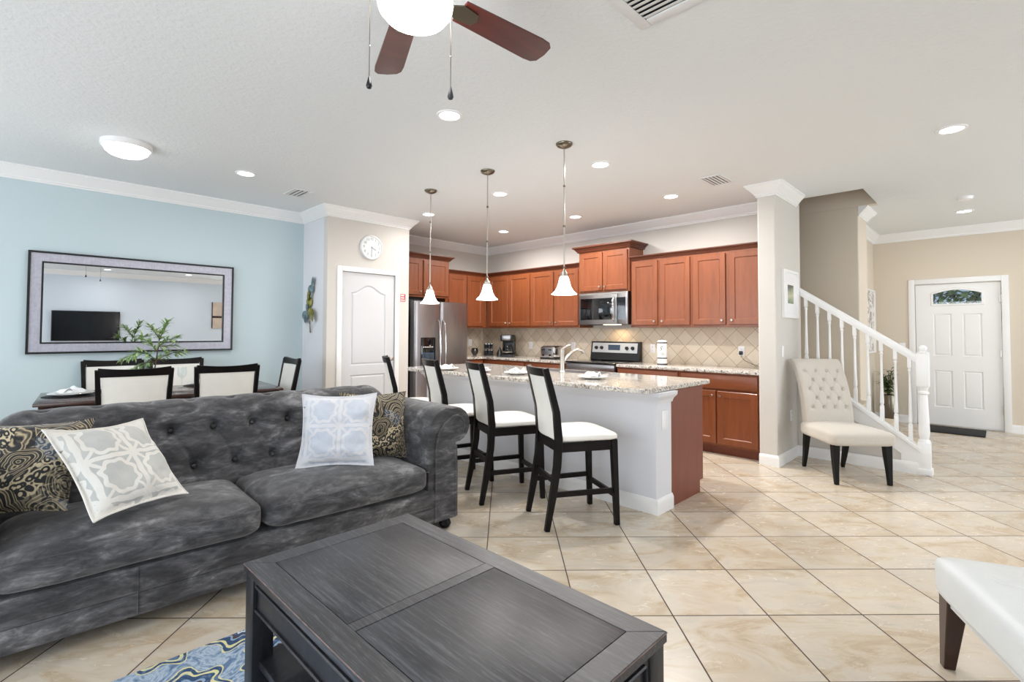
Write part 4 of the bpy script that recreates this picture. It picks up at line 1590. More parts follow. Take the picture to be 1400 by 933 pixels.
def prof_at(s):
    s = max(0, min(s, cum[-1] - 1e-6))
    i = max(k for k in range(len(cum)) if cum[k] <= s)
    i = min(i, len(prof) - 2)
    f = (s - cum[i]) / (cum[i + 1] - cum[i])
    p = prof[i].lerp(prof[i + 1], f)
    d = (prof[i + 1] - prof[i]).normalized()
    return p, Vector((-d.y, d.x))


SP = .216
rows = []      # (arc position, offset)
rows = [(.19, .5), (.405, 0), (.62, .5)]
buttons = []
for k, (s, off) in enumerate(rows):
    i = 0
    x = .125 + (off - .5) * SP - SP * 2
    while x < BX1 - .02:
        if x > BX0 + .03:
            buttons.append((x, s, k))
        x += SP


def seg_d(px, py, ax, ay, bx, by):
    dx, dy = bx - ax, by - ay
    L = dx * dx + dy * dy
    q = max(0, min(1, ((px - ax) * dx + (py - ay) * dy) / L))
    return sqrt((px - ax - q * dx) ** 2 + (py - ay - q * dy) ** 2)


pleats = []
for x, s, k in buttons:
    for x2, s2, k2 in buttons:
        if k2 == k + 1 and k == 0 and abs(abs(x2 - x) - SP / 2) < .02:
            pleats.append((x, s, x2, s2))
    if k == 0:
        pleats.append((x, s, x, s - .17))


def back_pt(u, v):
    x = BX0 + (BX1 - BX0) * u
    s = cum[-1] * v
    p, nrm = prof_at(s)
    d = 0
    for bx_, bs, k in buttons:
        r2 = (x - bx_) ** 2 + (s - bs) ** 2
        if r2 < .04:
            d -= (.056, .056, .030)[k] * math.exp(-r2 / .0008) + (.022, .022, .004)[k] * math.exp(-r2 / .0075)
    for a in pleats:
        if abs(x - a[0]) < .25 and abs(s - (a[1] + a[3]) / 2) < .3:
            q = seg_d(x, s, *a)
            if q < .06:
                d -= .010 * math.exp(-(q / .009) ** 2)
    if .05 < s < .75:
        d += .014
    # ends close down towards the arms
    e = min(1, (BX1 - x) / .16, (x - BX0) / .16)
    e = sqrt(max(0, 1 - (1 - max(0, e)) ** 2))
    z = p.y + nrm.y * d
    y = p.x + nrm.x * d
    zb = .60
    if z > zb:
        z = zb + (z - zb) * (.45 + .55 * e)
        y = 3.44 + (y - 3.44) * (.75 + .25 * e)
    return (x, y, z)


mb = MB().grid(back_pt, 230, 110)
# closed ends
mb.build('tufted_back', M['suede'], t, True, smooth=60)
for x, s, k in buttons:
    p, nrm = prof_at(s)
    m = MB().ball((x, p.x - nrm.x * .046, p.y - nrm.y * .046), (.013, .011, .011), 6)
    m.build('button', M['suede'], t, True)


def cushion(x0, x1, y0, y1, z0, z1, seed, puff=.03, bulge=.03):
    cx, cy, cz = (x0 + x1) / 2, (y0 + y1) / 2, (z0 + z1) / 2
    hx, hy, hz = (x1 - x0) / 2, (y1 - y0) / 2, (z1 - z0) / 2
    N = 56

    def fn(u, v):
        a = 2 * pi * u
        b = -pi / 2 + pi * v
        c, s = cos(a), sin(a)
        e1, e2 = .16, .42
        f = lambda q, e: math.copysign(abs(q) ** e, q)
        x = f(cos(b), e2) * f(c, e1)
        y = f(cos(b), e2) * f(s, e1)
        z = f(sin(b), e2)
        k = (1 - x ** 4) * (1 - y ** 4)
        px, py, pz = cx + hx * x, cy + hy * y, cz + hz * z
        if z > 0:
            pz += puff * k * z
        py -= bulge * max(0, -y) * (1 - z * z) * (1 - x ** 4)
        w1 = noise.noise(Vector((px * 3 + seed, py * 4, pz * 4)))
        w2 = noise.noise(Vector((px * 11 + seed, py * 9, pz * 6)))
        pz += .007 * w1 + .003 * w2
        py += .005 * w2
        return (px, py, pz)
    return MB().grid(fn, 120, N, wrapu=True)


mid = .962
for x0, x1, sd in ((SX0 + .004, mid - .004, 1), (mid + .004, SX1 - .004, 5)):
    c = cushion(x0, x1, 2.63, 3.27, .287, .462, sd).build('seat_cushion', M['suede'], t, True, smooth=80)
    mb = MB().tube([(x0 + .03, 2.612, .428), (x0 + .2, 2.601, .432), ((x0 + x1) / 2, 2.597, .434), (x1 - .2, 2.601, .432), (x1 - .03, 2.612, .428)], .0025, 6)
    mb.build('welt_seam', M['suede'], c, True)
for x in (SX0 - .17, SX1 + .17):
    for y in (2.715, 3.48):
        MB().lathe([(.022, 0), (.032, .008), (.042, .03), (.036, .05), (.028, .066), (.002, .066)], 18, Matrix.Translation((x, y, 0))).build('bun_foot', M['blackleg'], t, True)


SOFA.rotation_euler = (0, 0, radians(-2.4))
SOFA.location.y += .038


# ------------------------------------------------------------------ throw pillows
def pillow(name, label, c, xa, ya, w, h, th, mat, seed, flange=.0, group=None):
    xa, ya = Vector(xa).normalized(), Vector(ya)
    n = xa.cross(ya).normalized()
    ya = n.cross(xa)
    mx = Matrix(((xa.x, ya.x, n.x, c[0]), (xa.y, ya.y, n.y, c[1]), (xa.z, ya.z, n.z, c[2]), (0, 0, 0, 1)))
    N = 44
    mb = MB()

    def side(sg):
        def fn(u, v):
            a, b = 2 * u - 1, 2 * v - 1
            x = a * (1 - .10 * (1 - b * b) * abs(a) ** 1.5)
            y = b * (1 - .10 * (1 - a * a) * abs(b) ** 1.5)
            fa = max(0, 1 - (abs(a) / (1 - flange)) ** 3.2)
            fb = max(0, 1 - (abs(b) / (1 - flange)) ** 3.2)
            z = th / 2 * (fa * fb) ** .62
            wob = noise.noise(Vector((a * 2.2 + seed, b * 2.2, sg))) * .018 + noise.noise(Vector((a * 6 + seed, b * 6, sg * 3))) * .006
            wr = .004 * sin(9 * (a + b) + seed) * (abs(a) ** 3 + abs(b) ** 3)
            edge = (1 - a * a) * (1 - b * b)
            z = z + wob * min(1, 3 * edge) + wr * min(1, 4 * edge)
            return (x * w / 2, y * h / 2, sg * z + .010 * noise.noise(Vector((a * 1.8, b * 1.8, seed))) * (a * a + b * b))
        return fn
    mb.grid(side(1), N, N)
    mb.grid(side(-1), N, N)
    o = mb.build(name, mat, mx=mx, smooth=70)
    tag(o, label, 'pillow', group)
    # stitched edge
    pts = []
    for q in range(81):
        k = q % 80
        e, f = divmod(k, 20)
        f = f / 20 * 2 - 1
        a, b = ((f, -1), (1, f), (-f, 1), (-1, -f))[e]
        pts.append((a * (1 - .10 * (1 - b * b) * abs(a) ** 1.5) * w / 2, b * (1 - .10 * (1 - a * a) * abs(b) ** 1.5) * h / 2, .010 * noise.noise(Vector((a * 1.8, b * 1.8, seed))) * (a * a + b * b)))
    MB().tube(pts, .004, 6).build('edge_welt', mat, o)
    return o


pillow('throw_pillow', 'black and gold paisley throw pillow leaning at the left end of the sofa', (.05, 3.115, .715), (.924, -.381, .007), (.247, .613, .751), .45, .46, .14, M['paisley'], 2)
pillow('throw_pillow', 'tilted white applique throw pillow with grey patches, left on the sofa', (.385, 2.915, .700), (.828, .557, -.064), (-.326, .571, .753), .47, .47, .13, M['appliquegrey'], 4, .06)
pillow('throw_pillow', 'black and gold paisley throw pillow against the right arm of the sofa', (1.755, 3.03, .685), (.966, -.257, -.038), (.073, .20, .98), .45, .45, .13, M['paisley'], 7)
pillow('throw_pillow', 'upright white applique throw pillow in front of the right paisley pillow', (1.475, 2.985, .700), (.80, -.60, .007), (.174, .244, .954), .46, .46, .13, M['appliquepale'], 9, .06)

# ------------------------------------------------------------------ rug and coffee table
mb = MB().box(-.45, 1.22, .35, 2.39, .001, .012, bev=.004)
o = mb.build('area_rug', M['rug'])
tag(o, 'blue and cream floral rug under the coffee table', 'rug')

TX0, TX1, TY0, TY1, TZ = .637, 1.350, .700, 2.015, .462
RUGZ = .012
t = thing('coffee_table', 'distressed black coffee table with a two-panel top', 'coffee table', ((TX0 + TX1) / 2, (TY0 + TY1) / 2, RUGZ))
fw, g = .082, .0022
z0, z1 = TZ - .030, TZ
top = MB()
ix0, ix1, iy0, iy1 = TX0 + fw, TX1 - fw, TY0 + fw, TY1 - fw
for q in ([(TX0, TY0), (TX1, TY0), (ix1, iy0), (ix0, iy0)], [(TX1, TY0), (TX1, TY1), (ix1, iy1), (ix1, iy0)], [(TX1, TY1), (TX0, TY1), (ix0, iy1), (ix1, iy1)], [(TX0, TY1), (TX0, TY0), (ix0, iy0), (ix0, iy1)]):
    cx, cy = sum(p[0] for p in q) / 4, sum(p[1] for p in q) / 4
    top.prism([(x, y) for x, y in q], z0, z1)
ym = (TY0 + TY1) / 2
top.box(ix0, ix1, ym - .023, ym + .023, z0, z1)
top = top.build('tabletop', M['tabletop'], t, True, smooth=0, weld=False, bev=.0016)
for a, b in ((iy0, ym - .023), (ym + .023, iy1)):
    MB().box(ix0 + g, ix1 - g, a + g, b - g, z0, z1 - .0006, bev=.001).build('inset_panel', M['tabletop'], top, True)
MB().box(TX0 + .02, TX1 - .02, TY0 + .02, TY1 - .02, z0 - .006, z0 - .0005).build('top_underlay', M['trimdark'], t, True, smooth=0)
# worn copper edge along the top
mb = MB().tube([(TX0, TY0, z1 - .004), (TX0, TY1, z1 - .004), (TX1, TY1, z1 - .004), (TX1, TY0, z1 - .004), (TX0, TY0, z1 - .004)], .0022, 6)
mb.build('worn_edge', plain('worn_wood_edge', C(120, 98, 88), .5, noise_amt=.5, noise_scale=30), t, True)
ap = .115
for nm, b in (('apron', (TX0 + .012, TX0 + .03, TY0 + .03, TY1 - .03)), ('apron', (TX1 - .03, TX1 - .012, TY0 + .03, TY1 - .03)), ('apron', (TX0 + .03, TX1 - .03, TY0 + .012, TY0 + .03)), ('apron', (TX0 + .03, TX1 - .03, TY1 - .03, TY1 - .012))):
    a = MB().box(*b, z0 - ap, z0 - .001)
    x0, x1, y0, y1 = b
    # picture-frame beading on the outer face
    if x1 - x0 < .05:
        xo = x0 - .004 if x0 < 1 else x1 + .004
        pts = [(xo, y0 + .08, z0 - .022), (xo, y1 - .08, z0 - .022), (xo, y1 - .08, z0 - ap + .01), (xo, y0 + .08, z0 - ap + .01), (xo, y0 + .08, z0 - .022)]
    else:
        yo = y0 - .004 if y0 < 1.3 else y1 + .004
        pts = [(x0 + .08, yo, z0 - .022), (x1 - .08, yo, z0 - .022), (x1 - .08, yo, z0 - ap + .01), (x0 + .08, yo, z0 - ap + .01), (x0 + .08, yo, z0 - .022)]
    a = a.build(nm, M['tableside'], t, True, smooth=0)
    MB().tube(pts, .006, 6).build('beading', M['tableside'], a, True)
for x in (TX0 + .006, TX1 - .081):
    for y in (TY0 + .006, TY1 - .081):
        mb = MB().box(x, x + .075, y, y + .075, RUGZ, z0 - .001, bev=.004)
        mb.build('leg', M['tableside'], t, True)
mb = MB().box(TX0 + .03, TX1 - .03, TY0 + .03, TY1 - .03, .10, .128, bev=.004)
mb.build('lower_shelf', M['tableside'], t, True)

# ------------------------------------------------------------------ white bench at the right
ca = Vector((-.905, -.425)).normalized()
th_ = math.atan2(ca.y, ca.x)
t = thing('upholstered_bench', 'white leather bench with a tapered walnut leg at the right edge', 'bench', (2.66, .225, 0), th_)
BL, BW = 1.15, .52
# local x runs along the bench from the far corner, local y to the side away from it


def bench_fn(u, v):
    a, b = 2 * pi * u, -pi / 2 + pi * v
    f = lambda q, e: math.copysign(abs(q) ** e, q)
    e1, e2 = .10, .30
    x, y, z = f(cos(b), e2) * f(cos(a), e1), f(cos(b), e2) * f(sin(a), e1), f(sin(b), e2)
    px, py, pz = BL / 2 * (1 + x), BW / 2 * (1 + y), .355 + .085 * z
    if z > 0:
        pz += .022 * (1 - x ** 4) * (1 - y ** 4) * z
        for k in (.29, .575, .86):
            pz -= .006 * math.exp(-((px - k) / .012) ** 2) * (1 - abs(y) ** 6)
        pz -= .006 * math.exp(-((py - BW / 2) / .012) ** 2)
    return (px, py, pz)


MB().grid(bench_fn, 160, 48, wrapu=True).build('seat', M['whiteleather'], t, smooth=80)
MB().box(.03, BL - .03, .03, BW - .03, .255, .29).build('rail', M['whiteleather'], t, smooth=0)
for x in (.055, BL - .055):
    for y in (.055, BW - .055):
        dx, dy = (-.018 if x < .5 else .018), (-.018 if y < .2 else .018)
        hb = [(x + dx + a * .019, y + dy + b * .019, 0) for a, b in ((-1, -1), (1, -1), (1, 1), (-1, 1))]
        ht = [(x + a * .036, y + b * .036, .285) for a, b in ((-1, -1), (1, -1), (1, 1), (-1, 1))]
        MB().hexa(hb, ht).build('leg', M['benchleg'], t, smooth=0, bev=.004)


# ------------------------------------------------------------------ counter stools
def stool(label, loc, rz, group):
    """faces local +x; origin on the floor under the back legs' middle"""
    t = thing('counter_stool', label, 'stool', loc, rz, group)
    for s in (-1, 1):
        y = s * .195
        mb = MB().bar([(-.03, y, 0), (.012, y * .985, .22), (.045, y * .97, .42), (.055, y * .97, .60), (.040, y * .95, .78), (-.002, y * .92, .95), (-.035, y * .90, 1.075)], .040, .034,
                      [(.85, .95), (1.1, 1.1), (1.2, 1.25), (1.2, 1.3), (1.1, 1.2), (1.05, 1.1), (.95, 1.0)], up=(0, 1, 0))
        mb.build('back_leg', M['espresso'], t, bev=.003)
        y = s * .215
        hb = [(.475 + a * .017, y + b * .017, 0) for a, b in ((-1, -1), (1, -1), (1, 1), (-1, 1))]
        ht = [(.455 + a * .022, y * .95 + b * .022, .585) for a, b in ((-1, -1), (1, -1), (1, 1), (-1, 1))]
        MB().hexa(hb, ht).build('front_leg', M['espresso'], t, smooth=0, bev=.003)
        MB().bar([(.055, s * .195, .545), (.455, s * .207, .545)], .024, .062, up=(0, 0, 1)).build('seat_rail', M['espresso'], t, smooth=0)
        MB().bar([(.015, s * .195, .235), (.465, s * .21, .235)], .02, .034, up=(0, 0, 1)).build('stretcher', M['espresso'], t, smooth=0)
    MB().bar([(.455, -.205, .545), (.455, .205, .545)], .024, .062, up=(0, 0, 1)).build('seat_rail', M['espresso'], t, smooth=0)
    MB().bar([(.055, -.19, .545), (.055, .19, .545)], .024, .062, up=(0, 0, 1)).build('seat_rail', M['espresso'], t, smooth=0)
    MB().bar([(.468, -.20, .20), (.468, .20, .20)], .02, .034, up=(0, 0, 1)).build('stretcher', M['espresso'], t, smooth=0)
    MB().bar([(.028, -.185, .32), (.028, .185, .32)], .02, .034, up=(0, 0, 1)).build('stretcher', M['espresso'], t, smooth=0)

    def seat_fn(u, v):
        a, b = 2 * pi * u, -pi / 2 + pi * v
        f = lambda q, e: math.copysign(abs(q) ** e, q)
        x, y, z = f(cos(b), .5) * f(cos(a), .22), f(cos(b), .5) * f(sin(a), .22), f(sin(b), .6)
        return (.265 + .228 * x, (.222 + .014 * x) * y, .603 + .032 * z + (.022 * (1 - x * x) * (1 - y * y) if z > 0 else 0))
    MB().grid(seat_fn, 72, 24, wrapu=True).build('seat_cushion', M['leather'], t, smooth=80)
    # curved leather back panel and the top rail

    def path(z):
        pts = ((.60, .055), (.78, .040), (.95, -.002), (1.075, -.035))
        for (a, xa), (b, xb) in zip(pts, pts[1:]):
            if z <= b:
                q = (z - a) / (b - a)
                return xa + (xb - xa) * q
        return pts[-1][1]

    def pad(off, zb, zt, hw):
        def fn(u, v):
            z = zb + (zt - zb) * v
            y = (2 * u - 1) * hw * (1 - .05 * v)
            return (path(z) - .028 * (1 - (2 * u - 1) ** 2) + off, y, z)
        return fn
    mb = MB()
    N1, N2 = 12, 14
    for off in (.013, -.013):
        mb.grid(pad(off, .60, 1.02, .178), N1, N2)
    fa, fb = pad(.013, .60, 1.02, .178), pad(-.013, .60, 1.02, .178)
    for i in range(N1 - 1):
        for v in (0, 1):
            mb._add([fa(i / (N1 - 1), v), fa((i + 1) / (N1 - 1), v), fb((i + 1) / (N1 - 1), v), fb(i / (N1 - 1), v)], [(0, 1, 2, 3)])
    mb.build('back_panel', M['leather'], t, smooth=60)
    mb = MB()
    fa, fb = pad(.017, 1.02, 1.075, .175), pad(-.017, 1.02, 1.075, .175)
    vs, fs = [], []
    for i in range(N1):
        u = i / (N1 - 1)
        vs += [fa(u, 0), fa(u, 1), fb(u, 1), fb(u, 0)]
    for i in range(N1 - 1):
        for j in range(4):
            q = (j + 1) % 4
            fs.append((i * 4 + j, i * 4 + q, i * 4 + 4 + q, i * 4 + 4 + j))
    fs += [(0, 1, 2, 3), tuple(4 * (N1 - 1) + k for k in range(4))]
    mb._add(vs, fs)
    mb.build('top_rail', M['espresso'], t, smooth=40)
    return t


GS = 'counter stools along the island'
s0 = stool('cream leather counter stool nearest the open end of the island', (2.66, 2.325, 0), radians(-29), GS)
dup(s0, (2.675, 3.015, 0), radians(-24), 'second cream leather counter stool from the open end of the island')
dup(s0, (2.665, 3.60, 0), radians(-19), 'third cream leather counter stool from the open end, behind the sofa arm')
dup(s0, (2.66, 4.30, 0), radians(-29), 'last counter stool at the pantry end of the island, turned edge-on')


# ------------------------------------------------------------------ dining set
DX0, DX1, DY0, DY1, DZ = .135, 1.93, 5.15, 6.03, .762
t = thing('dining_table', 'dark wood dining table below the mirror', 'dining table', ((DX0 + DX1) / 2, (DY0 + DY1) / 2, 0))
DT = t
MB().box(DX0, DX1, DY0, DY1, DZ - .028, DZ, bev=.006).build('tabletop', M['diningtop'], t, True)
mb = MB()
for b in ((DX0 + .04, DX1 - .04, DY0 + .04, DY0 + .062), (DX0 + .04, DX1 - .04, DY1 - .062, DY1 - .04), (DX0 + .04, DX0 + .062, DY0 + .062, DY1 - .062), (DX1 - .062, DX1 - .04, DY0 + .062, DY1 - .062)):
    mb.box(*b, DZ - .115, DZ - .028)
mb.build('apron', M['mahogany'], t, True, smooth=0)
for x in (DX0 + .03, DX1 - .11):
    for y in (DY0 + .03, DY1 - .11):
        hb = [(x + .01 + a * .06, y + .01 + b * .06, 0) for a, b in ((0, 0), (1, 0), (1, 1), (0, 1))]
        ht = [(x + a * .08, y + b * .08, DZ - .028) for a, b in ((0, 0), (1, 0), (1, 1), (0, 1))]
        MB().hexa(hb, ht).build('leg', M['mahogany'], t, True, smooth=0, bev=.003)

DT.rotation_euler = (0, 0, radians(-5))
DT.location.x += .05


def dining_chair(label, loc, rz, group):
    """faces local +y; origin under the back"""
    t = thing('dining_chair', label, 'chair', loc, rz, group)
    W = .46
    for s in (-1, 1):
        MB().bar([(s * .215, -.03, 0), (s * .215, .01, .25), (s * .215, .025, .45), (s * .218, .01, .70), (s * .232, -.045, 1.02)], .038, .032, [(.8, .9), (1, 1), (1.2, 1.15), (1.1, 1.1), (1.0, 1.0)], up=(1, 0, 0)).build('back_leg', M['espresso'], t, bev=.003)
        hb = [(s * .205 + a * .015, .43 + b * .015, 0) for a, b in ((-1, -1), (1, -1), (1, 1), (-1, 1))]
        ht = [(s * .205 + a * .02, .43 + b * .02, .43) for a, b in ((-1, -1), (1, -1), (1, 1), (-1, 1))]
        MB().hexa(hb, ht).build('front_leg', M['espresso'], t, smooth=0, bev=.003)
        MB().bar([(s * .21, .02, .40), (s * .205, .43, .40)], .022, .06, up=(0, 0, 1)).build('seat_rail', M['espresso'], t, smooth=0)
    MB().bar([(-.205, .43, .40), (.205, .43, .40)], .022, .06, up=(0, 0, 1)).build('seat_rail', M['espresso'], t, smooth=0)

    def seat_fn(u, v):
        a, b = 2 * pi * u, -pi / 2 + pi * v
        f = lambda q, e: math.copysign(abs(q) ** e, q)
        x, y, z = f(cos(b), .5) * f(cos(a), .22), f(cos(b), .5) * f(sin(a), .22), f(sin(b), .6)
        return (.225 * x, .24 + .215 * y, .455 + .03 * z + (.018 * (1 - x * x) * (1 - y * y) if z > 0 else 0))
    MB().grid(seat_fn, 60, 20, wrapu=True).build('seat_cushion', M['leather'], t, smooth=80)

    def yb(z):
        pts = ((.45, .025), (.70, .01), (1.03, -.047))
        for (a, ya), (b, yb_) in zip(pts, pts[1:]):
            if z <= b:
                return ya + (yb_ - ya) * (z - a) / (b - a)
        return pts[-1][1]

    def slab(zb, zt, hw, off, dip=0):
        def fn(u, v):
            q = 2 * u - 1
            z = zb + (zt - zb) * v - dip * (1 - q * q) * v
            return (q * hw * (1 + .05 * (z - .5)), yb(z) - .022 * (1 - q * q) + off, z)
        return fn

    def solid(zb, zt, hw, th, dip, nm, mt):
        mb = MB()
        N = 14
        fa, fb = slab(zb, zt, hw, th, dip), slab(zb, zt, hw, -th, dip)
        K = 8
        vs, fs = [], []
        for i in range(N):
            u = i / (N - 1)
            ring = [fa(u, k / (K - 1)) for k in range(K)] + [fb(u, 1 - k / (K - 1)) for k in range(K)]
            vs += ring
        m = 2 * K
        for i in range(N - 1):
            for j in range(m):
                q = (j + 1) % m
                fs.append((i * m + j, i * m + q, (i + 1) * m + q, (i + 1) * m + j))
        fs += [tuple(range(m)), tuple(range((N - 1) * m, N * m))]
        mb._add(vs, fs)
        return mb.build(nm, mt, t, smooth=40)
    solid(.52, .985, .20, .013, .012, 'back_panel', M['leather'])
    solid(.965, 1.035, .222, .017, .016, 'top_rail', M['espresso'])
    solid(.49, .535, .205, .016, 0, 'lower_rail', M['espresso'])
    return t


GD = 'dining chairs round the dark table'
c0 = dining_chair('dining chair with its cream back to the sofa, left of the two', (.72, 4.86, 0), radians(-5), GD)
dup(c0, (1.35, 4.79, 0), radians(-6), 'dining chair with its cream back to the sofa, right of the two')
dup(c0, (.755, 6.29, 0), pi - radians(4), 'dining chair by the blue wall, left of the plant')
dup(c0, (1.28, 6.24, 0), pi - radians(4), 'dining chair by the blue wall, behind the plant stem')
dup(c0, (2.14, 5.50, 0), radians(86), 'dining chair at the pantry end of the dining table')

for (x, y), lb, k in zip(((.40, 5.66), (1.45, 5.86), (.74, 5.90)), ('white plate at the left end of the dining table', 'white plate before the far right dining chair', 'white plate before the far left dining chair'), range(3)):
    pm = MB().lathe([(.19, 0), (.19, .003), (.002, .003)], 40, Matrix.Translation((x, y, DZ))).build('placemat', M['placemat'])
    tag(pm, 'round black placemat under the plate ' + lb[12:], 'placemat', 'placemats')
    ch = thing('charger_plate', 'white under-plate beneath the plate ' + lb[12:], 'plate', (x, y, DZ + .003), 0, 'dining plates')
    plate_mesh(.155, .022).build('plate', M['china'], ch)
    place_setting(x, y, DZ + .012, lb, .6 * k, 30 + k, grp='dining plates')


def wine_glass(label, x, y):
    t = thing('wine_glass', label, 'glass', (x, y, DZ), 0, 'wine glasses')
    MB().lathe([(.034, 0), (.033, .003), (.005, .008), (.004, .08), (.012, .092)], 20).build('stem', M['clearglass'], t)
    MB().lathe([(.012, .092), (.034, .115), (.041, .145), (.036, .20), (.0345, .20), (.039, .145), (.032, .117), (.004, .098)], 24, cap=False).build('bowl', M['clearglass'], t)
    return t


wine_glass('clear wine glass at the left of the dining table, before the far left chair', .70, 5.56)
wine_glass('clear wine glass right of its twin, before the far left chair', .80, 5.48)
wine_glass('clear wine glass beside the dining table plant, before the far right chair', 1.22, 5.74)

t = thing('vase_of_branches', 'glass vase with a leafy green branch on the dining table', 'vase', (.945, 5.64, DZ))
MB().lathe([(.048, 0), (.05, .004), (.046, .06), (.058, .17), (.072, .215), (.070, .215), (.055, .17), (.043, .06), (.044, .01), (.002, .01)], 24, cap=False).build('vase', M['clearglass'], t)
rd = random.Random(11)
lv, br = MB(), MB()
stem = [Vector(p) for p in ((0.015, 0, .01), (.03, 0, .15), (.045, .0, .28), (.065, .01, .44), (.07, .01, .56))]
br.tube(stem, [.007, .006, .0055, .004, .002], 7)
ZS = lambda p: (p[0], p[1], p[2] if p[2] < .2 else .2 + (p[2] - .2) * 1.32)
tw = [((.045, 0, .26), (-.02, -.02, .31), (-.10, -.03, .325), (-.19, -.05, .28)), ((.045, 0, .26), (.11, .02, .29), (.18, .03, .31), (.27, .02, .32)), ((.055, .005, .32), (.0, .02, .38), (-.06, .03, .415)), ((.06, .01, .36), (.12, .0, .40), (.20, -.01, .42)),
      ((.065, .01, .40), (.10, .02, .47), (.13, .03, .53)), ((.065, .01, .42), (.02, .0, .47), (-.01, -.02, .50)), ((.04, 0, .25), (-.02, .02, .25), (-.12, .03, .21)), ((.06, .01, .36), (.10, -.03, .36), (.17, -.06, .37))]
for path in tw:
    pts = [Vector(ZS(p)) for p in path]
    br.tube(pts, [.004] + [.003] * (len(pts) - 2) + [.0015], 6)
    for a, b in zip(pts, pts[1:]):
        L = (b - a).length
        for k in range(int(L / .0045)):
            c = a.lerp(b, (k + .5) / max(1, int(L / .0045)))
            d = (b - a).normalized() + Vector((rd.uniform(-1, 1), rd.uniform(-1, 1), rd.uniform(-.7, .7)))
            leaf_quad(lv, c, d, Vector((0, 0, 1)), rd.uniform(.055, .095), rd.uniform(.016, .024), .3)
    for k in range(6):
        d = (pts[-1] - pts[-2]).normalized() + Vector((rd.uniform(-1, 1), rd.uniform(-1, 1), rd.uniform(-.5, .7)))
        leaf_quad(lv, pts[-1], d, Vector((0, 0, 1)), rd.uniform(.045, .075), .018, .3)
br.build('branch', M['bark'], t)
lv.build('foliage', M['leaf'], t, weld=False, smooth=0)['kind'] = 'stuff'

# ------------------------------------------------------------------ mirror
t = thing('wall_mirror', 'large wide mirror with black and ribbed silver frame on the blue wall', 'mirror', (.98, YB, 1.10))
MX0, MX1, MZ0, MZ1 = .125, 1.838, 1.10, 2.058


def frame_ring(m, a, b, y0, y1):
    """rectangular ring between inset a and inset b, from the wall y0 out to y1"""
    X0, X1, Z0, Z1 = MX0 + a, MX1 - a, MZ0 + a, MZ1 - a
    x0, x1, zz0, zz1 = MX0 + b, MX1 - b, MZ0 + b, MZ1 - b
    for q in ([(X0, Z0), (X1, Z0), (x1, zz0), (x0, zz0)], [(X1, Z0), (X1, Z1), (x1, zz1), (x1, zz0)], [(X1, Z1), (X0, Z1), (x0, zz1), (x1, zz1)], [(X0, Z1), (X0, Z0), (x0, zz0), (x0, zz1)]):
        m.hexa([(x, y0, z) for x, z in q], [(x, y1, z) for x, z in q])
    return m


frame_ring(MB(), 0, .018, YB - .001, YB - .040).build('outer_frame', M['black'], t, True, smooth=0, weld=False)
frame_ring(MB(), .018, .094, YB - .001, YB - .032).build('silver_frame', M['silverframe'], t, True, smooth=0, weld=False)
frame_ring(MB(), .094, .108, YB - .001, YB - .036).build('inner_frame', M['black'], t, True, smooth=0, weld=False)
MB().box(MX0 + .108, MX1 - .108, YB - .022, YB - .002, MZ0 + .108, MZ1 - .108).build('mirror_glass', M['mirror'], t, True, smooth=0)

# the wall opposite, which the mirror shows
t = thing('television', 'flat black television on the living wall, seen in the mirror', 'television', (1.42, YL + .002, 1.06))
MB().box(-.66, .66, .03, .065, 0, .75, bev=.006).build('housing', M['black'], t)
MB().box(-.645, .645, .064, .068, .02, .735).build('screen', M['tvscreen'], t, smooth=0)
MB().box(-.15, .15, 0, .03, .2, .5).build('wall_bracket', M['darkgrey'], t, smooth=0)
t = thing('canvas_picture', 'tall beige and brown canvas on the living wall, seen in the mirror', 'picture', (4.42, YL, 1.40))
MB().box(-.2, .2, 0, .035, 0, .76, bev=.004).build('canvas', plain('tan_canvas', C(208, 190, 174), .8, noise_amt=.12, noise_scale=4), t)
mb = MB().box(-.2, .2, .035, .037, .30, .36)
mb.box(-.205, -.185, -.0, .038, 0, .76)
mb.build('dark_band', M['benchleg'], t, smooth=0)

# ------------------------------------------------------------------ tufted chair by the stairs
t = thing('tufted_chair', 'beige tufted side chair with black legs in front of the staircase', 'chair', (5.455, 1.064, 0), radians(222))
# local +x is the front


def tseat(u, v):
    a, b = 2 * pi * u, -pi / 2 + pi * v
    f = lambda q, e: math.copysign(abs(q) ** e, q)
    x, y, z = f(cos(b), .35) * f(cos(a), .18), f(cos(b), .35) * f(sin(a), .18), f(sin(b), .45)
    return (.015 + .30 * x, (.268 + .012 * x) * y, .395 + .068 * z + (.02 * (1 - x * x) * (1 - y * y) if z > 0 else 0))


MB().grid(tseat, 80, 28, wrapu=True).build('seat', M['linen'], t, smooth=80)
tb = []
for r, (z, n, off) in enumerate(((.60, 4, 0), (.685, 3, 0), (.77, 4, 0), (.855, 3, 0), (.94, 4, 0))):
    for k in range(n):
        tb.append(((k - (n - 1) / 2) * .105, z))


def bx(z):
    q = max(0, (z - .45) / .6)
    return -.235 - .055 * q - .16 * q ** 2.4


